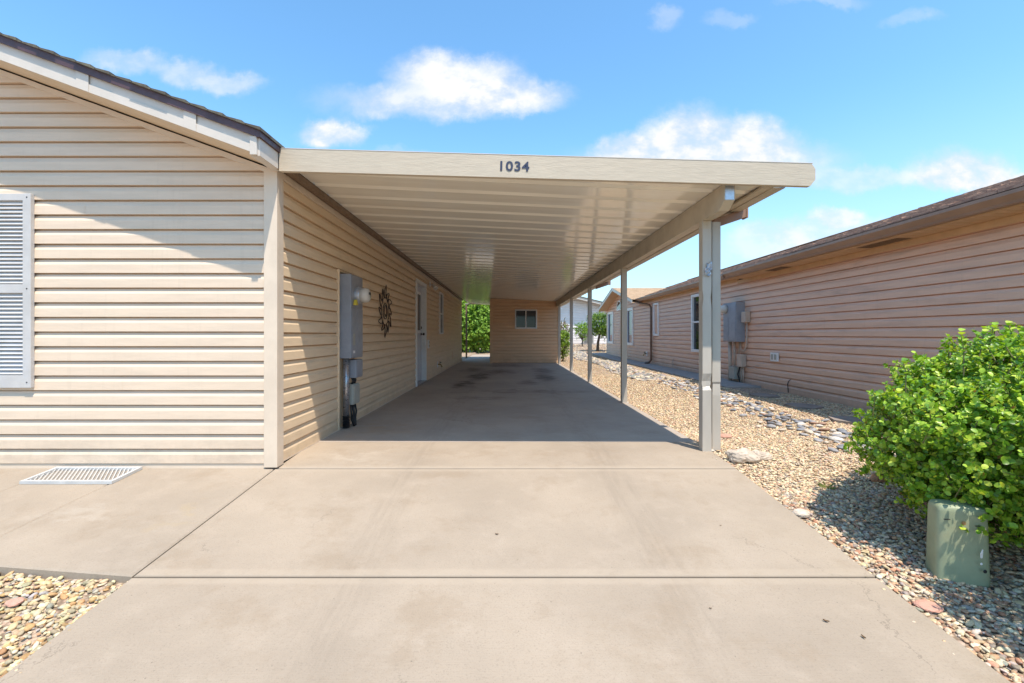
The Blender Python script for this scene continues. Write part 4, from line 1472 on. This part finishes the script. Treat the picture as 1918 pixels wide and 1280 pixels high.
near = lambda x, y: x < 1.25 * y + .5
P = scatter(23000, 1.835, 4.0, .9, 3.3, 1, near)
g1 = stones('gravel', P, .0075, .017, PAL_R, 2, 3, jit=.42, embed=.1)
tag(g1, 'coarse mixed tan, pink and grey gravel around the bush and the green utility box', 'gravel', kind='stuff')
P = np.concatenate([scatter(30000, 1.835, 4.62, 3.15, 5.2, 14), scatter(19000, 1.835, 4.68, 5.2, 7.6, 2)])
g6 = stones('gravel', P, .006, .014, PAL_F, 2, 15)
tag(g6, 'fine tan gravel between the front carport post and the neighbour wall', 'gravel', kind='stuff')
P = np.concatenate([scatter(13000, 1.84, 4.05, 7.6, 12, 4), scatter(8000, 1.95, 4.05, 12, 22, 5)])
g2 = stones('gravel', P, .009, .020, PAL_F, 1, 6)
tag(g2, 'sunlit tan gravel strip receding beside the carport posts', 'gravel', kind='stuff')
P = scatter(16000, -5.0, -1.885, .9, 2.62, 7, lambda x, y: y < 2.27 - (x + 1.88) * .11 - .012)
g3 = stones('gravel', P, .0075, .018, PAL_L, 2, 8, flat=.62, jit=.42, embed=.1)
tag(g3, 'coarse yellowish gravel in the corner left of the driveway', 'gravel', kind='stuff')
P = scatter(5000, 2.0, 9, 22, 33, 9)
g4 = stones('gravel', P, .02, .045, PAL_R, 1, 10)
tag(g4, 'reddish gravel yard around the small tree', 'gravel', kind='stuff')

# river cobbles: individuals along the dry creek band
VAR = []
for k in range(9):
    r_ = random.Random(40 + k)
    v, f = ico(3)
    me = bpy.data.meshes.new('river_cobble')
    sx, sy, sz = r_.uniform(.85, 1.25), r_.uniform(.6, .85), r_.uniform(.28, .42)
    vs = []
    for q in v:
        nz = 1 + .13 * mnoise.noise(Vector(q) * 1.3 + Vector((k * 7, 0, 0))) + .04 * mnoise.noise(Vector(q) * 3.5 + Vector((0, k * 5, 0)))
        vs.append((q[0] * sx * nz, q[1] * sy * nz, q[2] * sz * nz))
    me.from_pydata(vs, [], [tuple(int(i) for i in q) for q in f])
    me.polygons.foreach_set('use_smooth', [True] * len(me.polygons))
    me.materials.append(M['cobble'])
    VAR.append(me)
rc = random.Random(77)
placed = []
tries = 0
while len(placed) < 330 and tries < 90000:
    tries += 1
    y = 3.3 + 7.6 * rc.random() ** 1.2
    cx = 3.38 + .12 * math.sin(y * .9) - (.15 if y < 4.2 else 0)
    x = cx + rc.gauss(0, .15)
    s_ = rc.uniform(.030, .060)
    if x > 3.95 or x < 2.5: continue
    if any((x - q[0]) ** 2 + (y - q[1]) ** 2 < (.72 * (s_ + q[2])) ** 2 for q in placed): continue
    placed.append((x, y, s_))
placed.sort(key=lambda q: q[1])
for i, (x, y, s_) in enumerate(placed[:290]):
    o = bpy.data.objects.new('river_cobble', VAR[rc.randrange(9)])
    COL.objects.link(o)
    o.location = (x, y, ground(x, y) + .008 + s_ * .30)
    o.scale = (s_, s_, s_)
    o.rotation_euler = (rc.gauss(0, .12), rc.gauss(0, .12), rc.uniform(0, 6.28))
    cn = rc.choices(list(COB), weights=(3, 4, 3, 2, 2, 1))[0]
    o.material_slots[0].link = 'OBJECT'
    o.material_slots[0].material = COB[cn]
    zone = 'beside the bush' if y < 4.3 else ('opposite the stepping stones' if y < 7.8 else 'opposite the neighbour meter box')
    big = 'large ' if s_ > .050 else ('small ' if s_ < .038 else '')
    tag(o, big + 'smooth ' + cn + ' cobble in the dry creek band, ' + zone, 'stone', 'river cobbles in the dry creek band')
rs_ = np.random.default_rng(50)
q_ = []
for i in range(150):
    y = rs_.uniform(1.0, 8)
    x = 1.826 - rs_.exponential(.035)
    q_.append((x, y, zs(y) - .004))
for i in range(40):
    y = rs_.uniform(.9, 2.3)
    q_.append((-1.87 + rs_.exponential(.03), y, zs(y) - .004))
g7 = stones('gravel', np.array(q_), .003, .008, PAL_F, 1, 51, embed=.0)
tag(g7, 'loose gravel grains spilled onto the driveway edges', 'gravel', kind='stuff')
P = scatter(3200, 2.75, 3.9, 10.2, 24, 12, lambda x, y: abs(x - 3.35 - .12 * math.sin(y * .9)) < .38)
g5 = stones('cobble_bed', P, .04, .075, np.array([(.30, .30, .31), (.50, .43, .35), (.24, .24, .26), (.58, .52, .44)]), 2, 13, flat=.45)
tag(g5, 'far stretch of grey cobbles running back through the gravel', 'cobbles', kind='stuff')


def rock(name, c, s, mt, seed, label, sub=4, rough=.35):
    v, f = ico(sub)
    mb = MB()
    vs = []
    for q in v:
        q = Vector(q)
        nz = 1 + rough * mnoise.noise(q * 1.1 + Vector((seed, 0, 0))) + rough * .5 * abs(mnoise.noise(q * 2.6 + Vector((0, seed, 0)))) + .05 * mnoise.noise(q * 9)
        vs.append((c[0] + q.x * s[0] * nz, c[1] + q.y * s[1] * nz, c[2] + max(q.z, -.5) * s[2] * nz))
    mb.add(vs, [tuple(int(i) for i in q) for q in f])
    o = mb.build(name, mt, None, loc=(c[0], c[1], c[2] - s[2] * .5), smooth=False)
    tag(o, label, 'rock')
    return o


rock('boulder', (1.98, 3.86, .015), (.115, .075, .065), 'boulder', 3, 'largest pale boulder on the gravel at the foot of the front carport post')
rock('boulder', (2.16, 3.93, .0), (.085, .06, .045), 'boulder', 9, 'smaller pale rock touching the right side of the large boulder')
rock('boulder', (2.78, 3.42, -.03), (.055, .04, .038), 'boulder_red', 5, 'rust-coloured rock on the gravel left of the bush')
rock('flat_stone', (1.91, 2.07, -.185), (.055, .04, .014), 'flat_red', 6, 'flat pink stone at the driveway edge near the utility box', rough=.2)
rock('flat_stone', (2.25, 4.75, -.01), (.075, .05, .022), 'flat_red', 12, 'flat reddish stone on the sunny gravel behind the boulders', rough=.2)
rock('cobble', (1.875, 2.92, -.10), (.055, .04, .028), 'boulder', 16, 'pale round stone at the driveway edge where the bush shadow begins', rough=.15)
rock('flat_stone', (-2.28, 2.1, -.185), (.035, .028, .014), 'flat_red', 22, 'reddish flat stone in the yellowish gravel left of the driveway', rough=.2)
for (x, y, rz, lb) in ((4.10, 7.3, .2, 'dark hexagonal stepping stone by the neighbour wall, farthest of three'), (4.03, 6.22, .5, 'dark stepping stone in the middle of the three beside the neighbour wall'),
                       (3.92, 5.2, .1, 'dark stepping stone nearest the bush, by the neighbour wall')):
    mb = MB()
    P_ = [(x + .22 * math.cos(rz + k * math.pi / 3), y + .25 * math.sin(rz + k * math.pi / 3)) for k in range(6)]
    g = ground(x, y)
    mb.prism(P_, 2, g - .02, g + .030)
    o = mb.build('stepping_stone', 'pad', None, loc=(x, y, g))
    tag(o, lb, 'paving stone', 'stepping stones by the neighbour wall')

# ------------------------------------------------------------------ leaves
def leafset(P, D, N, L, Wd, cols, fold=.25, rs=None):
    """P base, D direction, N normal (n,3); returns verts, faces(quads), tint"""
    n = len(P)
    Sd = np.cross(D, N); Sd /= np.linalg.norm(Sd, axis=1)[:, None] + 1e-9
    N = np.cross(Sd, D)
    prof = [(0, 0), (.22, .38), (.52, .5), (.82, .34), (1.0, 0)]
    vs = []
    # midrib 0,.5,1 ; left 3 ; right 3
    def pt(t, s_, h): return P + D * (L * t)[:, None] + Sd * (Wd * s_)[:, None] + N * (L * h)[:, None]
    vs = [pt(0, 0, 0), pt(.5, 0, .03), pt(1.0, 0, -.06)]
    for s_ in (1, -1):
        vs += [pt(.20, .40 * s_, .10), pt(.52, .52 * s_, .13), pt(.84, .36 * s_, .05)]
    V = np.stack(vs, 1).reshape(-1, 3)
    q = np.array([(0, 3, 4, 1), (1, 4, 5, 2), (0, 1, 7, 6), (1, 2, 8, 7)])
    F = (q[None] + (np.arange(n) * 9)[:, None, None]).reshape(-1, 4)
    T = np.repeat(cols, 9, 0)
    return V, F, T


def rnorm(r, n):
    d = r.normal(size=(n, 3))
    return d / np.linalg.norm(d, axis=1)[:, None]


GREEN_B = np.array([(.24, .42, .03), (.36, .53, .05), (.12, .26, .025), (.48, .58, .07), (.16, .31, .035), (.30, .48, .04)])
GREEN_T = np.array([(.10, .20, .03), (.16, .27, .04), (.07, .15, .03), (.22, .32, .05)])
GREEN_H = np.array([(.17, .30, .035), (.24, .38, .05), (.11, .22, .03), (.30, .44, .06)])


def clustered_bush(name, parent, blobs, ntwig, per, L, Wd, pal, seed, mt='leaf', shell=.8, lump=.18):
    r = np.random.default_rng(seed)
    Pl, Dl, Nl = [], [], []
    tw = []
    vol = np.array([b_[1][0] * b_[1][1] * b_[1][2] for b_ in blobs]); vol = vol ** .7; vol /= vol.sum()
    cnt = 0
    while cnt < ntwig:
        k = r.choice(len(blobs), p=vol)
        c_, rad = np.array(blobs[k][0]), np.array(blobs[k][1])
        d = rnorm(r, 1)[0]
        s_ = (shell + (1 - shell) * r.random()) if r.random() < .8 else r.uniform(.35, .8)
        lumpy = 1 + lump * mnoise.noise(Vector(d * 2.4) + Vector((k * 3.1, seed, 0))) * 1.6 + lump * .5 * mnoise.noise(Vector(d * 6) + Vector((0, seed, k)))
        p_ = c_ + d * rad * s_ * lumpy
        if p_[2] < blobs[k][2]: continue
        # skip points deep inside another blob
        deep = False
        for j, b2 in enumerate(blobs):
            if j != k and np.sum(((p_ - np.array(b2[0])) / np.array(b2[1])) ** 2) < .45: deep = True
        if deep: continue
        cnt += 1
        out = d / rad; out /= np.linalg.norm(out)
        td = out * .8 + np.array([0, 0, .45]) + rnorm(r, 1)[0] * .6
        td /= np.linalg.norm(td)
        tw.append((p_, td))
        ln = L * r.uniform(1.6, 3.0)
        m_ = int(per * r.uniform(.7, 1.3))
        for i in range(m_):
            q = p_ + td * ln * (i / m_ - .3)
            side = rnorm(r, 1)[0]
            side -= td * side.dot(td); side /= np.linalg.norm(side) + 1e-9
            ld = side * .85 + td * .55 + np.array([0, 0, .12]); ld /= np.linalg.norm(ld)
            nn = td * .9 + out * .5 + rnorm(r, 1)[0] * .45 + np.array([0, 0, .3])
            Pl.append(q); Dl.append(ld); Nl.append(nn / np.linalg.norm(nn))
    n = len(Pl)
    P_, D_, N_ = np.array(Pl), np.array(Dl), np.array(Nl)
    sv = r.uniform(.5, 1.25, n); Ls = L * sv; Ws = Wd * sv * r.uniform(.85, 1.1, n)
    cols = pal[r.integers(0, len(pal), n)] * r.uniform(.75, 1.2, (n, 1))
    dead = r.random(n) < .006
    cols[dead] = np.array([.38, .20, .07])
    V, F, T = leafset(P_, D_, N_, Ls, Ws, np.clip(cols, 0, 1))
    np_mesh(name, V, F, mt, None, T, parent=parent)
    return tw


bush = thing('bush', (3.0, 2.45, -.07), 'big rounded glossy-leaved green bush at the right edge beside the utility box', 'bush')
BL = [((3.02, 2.62, .48), (.82, .66, .50), .02), ((2.57, 2.64, .43), (.45, .42, .33), .05), ((3.1, 2.35, .42), (.85, .62, .48), -.02), ((2.75, 2.20, .22), (.38, .36, .26), .0), ((2.62, 2.45, .20), (.40, .40, .24), .0),
      ((3.2, 2.8, .62), (.7, .5, .42), .1), ((2.66, 1.66, .56), (.52, .40, .42), .05), ((3.3, 1.9, .5), (.6, .6, .45), .05)]
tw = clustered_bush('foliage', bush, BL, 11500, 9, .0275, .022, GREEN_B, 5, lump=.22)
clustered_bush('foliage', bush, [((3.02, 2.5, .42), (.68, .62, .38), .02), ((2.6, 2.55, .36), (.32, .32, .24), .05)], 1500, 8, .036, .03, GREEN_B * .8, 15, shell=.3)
# sprigs standing above the crown
r = np.random.default_rng(2)
mbs = MB()
Pl, Dl, Nl = [], [], []
for (x, y, z, h) in ((2.62, 2.62, .86, .20), (2.32, 2.66, .76, .13), (2.85, 2.72, .96, .14), (3.0, 2.7, .98, .13), (2.2, 2.6, .62, .10), (2.74, 2.66, .93, .13)):
    top = Vector((x + r.uniform(-.05, .07), y, z + h))
    pts = [Vector((x, y, z - .05)), Vector((x, y, z)).lerp(top, .5) + Vector((.01, 0, 0)), top]
    mbs.tube(pts, [.004, .003, .002], 5)
    for i in range(9):
        q = Vector((x, y, z)).lerp(top, .25 + i / 10)
        a = i * 2.4
        ld = np.array([math.cos(a), math.sin(a), .5]); ld /= np.linalg.norm(ld)
        Pl.append(np.array(q)); Dl.append(ld); Nl.append(np.array([-math.cos(a) * .5, -math.sin(a) * .5 - .3, .9]))
V, F, T = leafset(np.array(Pl), np.array(Dl), np.array(Nl), np.full(len(Pl), .036), np.full(len(Pl), .03), GREEN_B[r.integers(0, 5, len(Pl))])
np_mesh('foliage', V, F, 'leaf', None, T, parent=bush)
base = Vector((3.0, 2.5, -.08))
rb = random.Random(4)
for i in range(26):
    p_, td = tw[rb.randrange(len(tw))]
    p_ = Vector(p_)
    m1 = base.lerp(p_, .45) + Vector((rb.uniform(-.08, .08), rb.uniform(-.08, .08), -.06))
    mbs.tube([base + Vector((rb.uniform(-.1, .1), rb.uniform(-.1, .1), 0)), m1, p_], [.014, .009, .004], 6)
for i in range(0, len(tw), 5):
    p_, td = Vector(tw[i][0]), Vector(tw[i][1])
    mbs.tube([p_ - td * .09, p_ + td * .05], [.003, .0018], 4)
mbs.build('stem', 'twig', bush)


def tree(loc, h_tr, blobs, ntw, per, L, Wd, pal, seed, name, label, cat, trunk_r=.06, group=None, lean=(0, 0)):
    t_ = thing(name, loc, label, cat, group)
    tw = clustered_bush('crown', t_, blobs, ntw, per, L, Wd, pal, seed, 'leaf_far', shell=.6, lump=.35)
    mb = MB()
    b0 = Vector(loc)
    top = b0 + Vector((lean[0], lean[1], h_tr))
    rr = random.Random(seed)
    mb.tube([b0 - Vector((0, 0, .05)), b0.lerp(top, .5) + Vector((rr.uniform(-.05, .05), 0, 0)), top], [trunk_r * 1.3, trunk_r, trunk_r * .8], 9)
    for i in range(14):
        p_ = Vector(tw[rr.randrange(len(tw))][0])
        mb.tube([top - Vector((0, 0, .05)), top.lerp(p_, .5) + Vector((0, 0, -.06)), p_], [trunk_r * .6, trunk_r * .35, trunk_r * .12], 6)
    mb.build('trunk', 'bark', t_)
    return t_


gt = ground(4.7, 24.2)
tree((4.72, 24.2, gt), .95, [((4.95, 24.2, 1.55), (.75, .8, .60), gt + .6), ((4.75, 24.2, 1.78), (.55, .6, .42), gt + .6), ((5.35, 24.3, 1.35), (.5, .6, .5), gt + .5)], 900, 7, .075, .05, GREEN_T, 21, 'small_tree',
     'small round-headed tree in the gravel yard in front of the pale far house', 'tree', .07, lean=(.12, 0))
gt = ground(4.0, 28)
tree((4.75, 29.5, gt), .5, [((4.75, 29.5, 1.30), (.45, .5, .5), gt + .2)], 220, 7, .08, .055, GREEN_H, 22, 'shrub', 'small bright shrub beside the air conditioner', 'shrub', .03)
tree((2.15, 18.2, .0), .3, [((2.15, 18.2, .62), (.28, .5, .60), .03), ((2.2, 18.0, .9), (.22, .4, .35), .1)], 420, 7, .055, .035, GREEN_H, 23, 'shrub', 'bright green shrub at the right corner of the storage room', 'shrub', .025)
tree((2.35, 20.0, .0), .6, [((2.3, 20.0, 1.25), (.42, .5, .45), .5)], 220, 6, .06, .035, np.array([(.16, .10, .05), (.12, .14, .04), (.2, .15, .08)]), 24, 'shrub', 'brownish shrub behind the green one past the storage room', 'shrub', .03)
# hedge behind the gap
hg = thing('hedge', (-1.6, 25, .02), 'tall bright green hedge seen through the gap left of the storage room', 'hedge')
HB = [((x, 25.1 + .1 * math.sin(x * 5), 1.65), (.85, .75, 1.62), .12) for x in (-4.4, -3.6, -2.9, -2.2, -1.5, -.8, -.1)]
tw = clustered_bush('foliage', hg, HB, 11500, 8, .11, .065, GREEN_H * 1.15, 31, 'leaf_far', shell=.7, lump=.22)
mb = MB()
rb = random.Random(6)
for x in np.arange(-4.6, 1.2, .33):
    bx = x + rb.uniform(-.1, .1)
    mb.tube([(bx, 25.1, .1), (bx + rb.uniform(-.1, .1), 25.0, .8), (bx + rb.uniform(-.3, .3), 25.05, 2.2)], [.03, .022, .01], 6)
mb.build('trunk', 'bark', hg)

# grass tuft in the gravel
mb = MB()
rb = random.Random(9)
gx, gy = 2.33, 3.33
for i in range(46):
    a = rb.uniform(0, 6.28); l_ = rb.uniform(.03, .07); q = rb.uniform(0, .05)
    bx, by = gx + math.cos(a) * q, gy + math.sin(a) * q * .6
    g = ground(bx, by) + .005
    e = (bx + math.cos(a) * l_ * .8, by + math.sin(a) * l_ * .8, g + l_ * .6)
    mb.add([(bx - .0015, by, g), (bx + .0015, by, g), ((bx + e[0]) / 2, (by + e[1]) / 2, g + l_ * .5), e], [(0, 1, 2), (1, 3, 2)])
M['grass'] = mat('dry_green_grass', (.22, .25, .07), .7, .2, 20)
tf = mb.build('grass_tuft', 'grass', None, loc=(gx, gy, ground(gx, gy)))
tag(tf, 'tiny tuft of dry green grass in the gravel near the driveway', 'grass')

# ------------------------------------------------------------------ green utility box
ub = thing('utility_pedestal', (2.17, 2.26, -.19), 'weathered pale green utility box standing in the gravel under the bush', 'utility box')
UX0, UX1 = 2.03, 2.31
ang = R(-20)
cx, cy = 2.265, 2.30
def urot(x, y):
    return (cx + (x - cx) * math.cos(ang) - (y - cy) * math.sin(ang), cy + (x - cx) * math.sin(ang) + (y - cy) * math.cos(ang))
def oval(w, dfront, dback, n=40, p=5.5):
    o = []
    for k in range(n):
        a = 2 * math.pi * k / n
        c_, s_ = math.cos(a), math.sin(a)
        xx = math.copysign(abs(c_) ** (2 / p), c_) * w
        yy = math.copysign(abs(s_) ** (2 / p), s_)
        yy *= dback if yy > 0 else dfront
        o.append((xx, yy))
    return o
UW, UD = .108, .066
levels = [(-.185, 1.02, 0), (-.10, 1.0, 0), (.10, .955, .0), (.165, .94, .0), (.180, .915, .0), (.191, .84, .0), (.197, .70, .0), (.199, .35, .0), (.2, .05, .0)]
mb = MB()
V = []
for (z, s_, sh_) in levels:
    for (xx, yy) in oval(UW * s_, UD * s_, UD * s_):
        q = urot(cx + xx, cy + yy + sh_ * 0)
        V.append((q[0], q[1], z))
nn = 40
F = [(i * nn + k, i * nn + (k + 1) % nn, (i + 1) * nn + (k + 1) % nn, (i + 1) * nn + k) for i in range(len(levels) - 1) for k in range(nn)]
F.append(tuple(range((len(levels) - 1) * nn, len(levels) * nn)))
mb.v, mb.f = V, F
cov = mb.build('cover', 'utility', ub, smooth=True)
mb = MB()
V = []
for z, s_ in ((-.235, 1.08), (-.187, 1.08), (-.180, 1.03)):
    for (xx, yy) in oval(UW * s_, UD * s_, UD * s_):
        q = urot(cx + xx, cy + yy)
        V.append((q[0], q[1], z))
mb.v = V
mb.f = [(i * nn + k, i * nn + (k + 1) % nn, (i + 1) * nn + (k + 1) % nn, (i + 1) * nn + k) for i in range(2) for k in range(nn)]
mb.build('base', 'utility', ub)
mb = MB()
q = urot(cx + .068, cy - .0835)
mb.lathe([(0, .009), (.004, .008)], (q[0], q[1], -.095), (.1, -1, 0), 12)
q = urot(cx + .095, cy - .080)
mb.box(q[0] - .005, q[0] + .005, q[1] - .008, q[1], -.178, -.166)
for (xx, zz) in ((-.075, .135), (.045, .118)):
    q = urot(cx + xx, cy - .0815)
    mb.box(q[0] - .014, q[0] + .014, q[1] - .003, q[1] + .004, zz, zz + .003)
mb.build('lock_hole', 'black', cov)
mb = MB()
q = urot(cx + .055, cy - .088)
mb.lathe([(0, .007), (.003, .004)], (q[0], q[1] + .002, -.06), (.1, -1, 0), 10)
mb.prism([(q[0] - .004, -.01), (q[0] + .006, .01), (q[0] + .003, -.03), (q[0] - .003, -.032)], 1, q[1] - .001, q[1] + .004)
mb.build('scuff_mark', 'white', cov)

# dry leaves and bits on the driveway
bits = [(1.36, 1.95, .016, 'dry curled leaf'), (1.45, 1.86, .015, 'darker dry leaf'), (.90, 2.03, .009, 'small brown seed pod'), (-.07, 2.65, .014, 'curved dry leaf'), (1.28, 2.75, .008, 'tiny brown leaf'), (-1.86, 1.58, .024, 'grey chipped bit')]
wh = ['near the right edge of the front driveway panel', 'closest to the right driveway edge', 'alone just in front of the near joint', 'in the middle of the second driveway panel', 'right of centre on the second driveway panel', 'at the lower left corner of the driveway']
for (x, y, s_, nm), ww in zip(bits, wh):
    s_ *= .75
    rb = random.Random(int(x * 1000))
    a = rb.uniform(0, 3.1)
    mb = MB()
    V = []
    for i in range(5):
        t_ = i / 4 - .5
        wd = .35 * (1 - 4 * t_ * t_) + .05
        for s2 in (-1, 0, 1):
            px, py = t_ * 2 * s_, s2 * wd * s_
            V.append((x + px * math.cos(a) - py * math.sin(a), y + px * math.sin(a) + py * math.cos(a), zs(y) + .003 + s_ * (.35 * abs(s2) + .5 * abs(t_))))
    mb.add(V, [(i * 3 + k, i * 3 + k + 1, i * 3 + k + 4, i * 3 + k + 3) for i in range(4) for k in range(2)])
    o = mb.build('fallen_leaf', 'red_leaf', None, loc=(x, y, zs(y)))
    tag(o, nm + ' ' + ww, 'leaf')
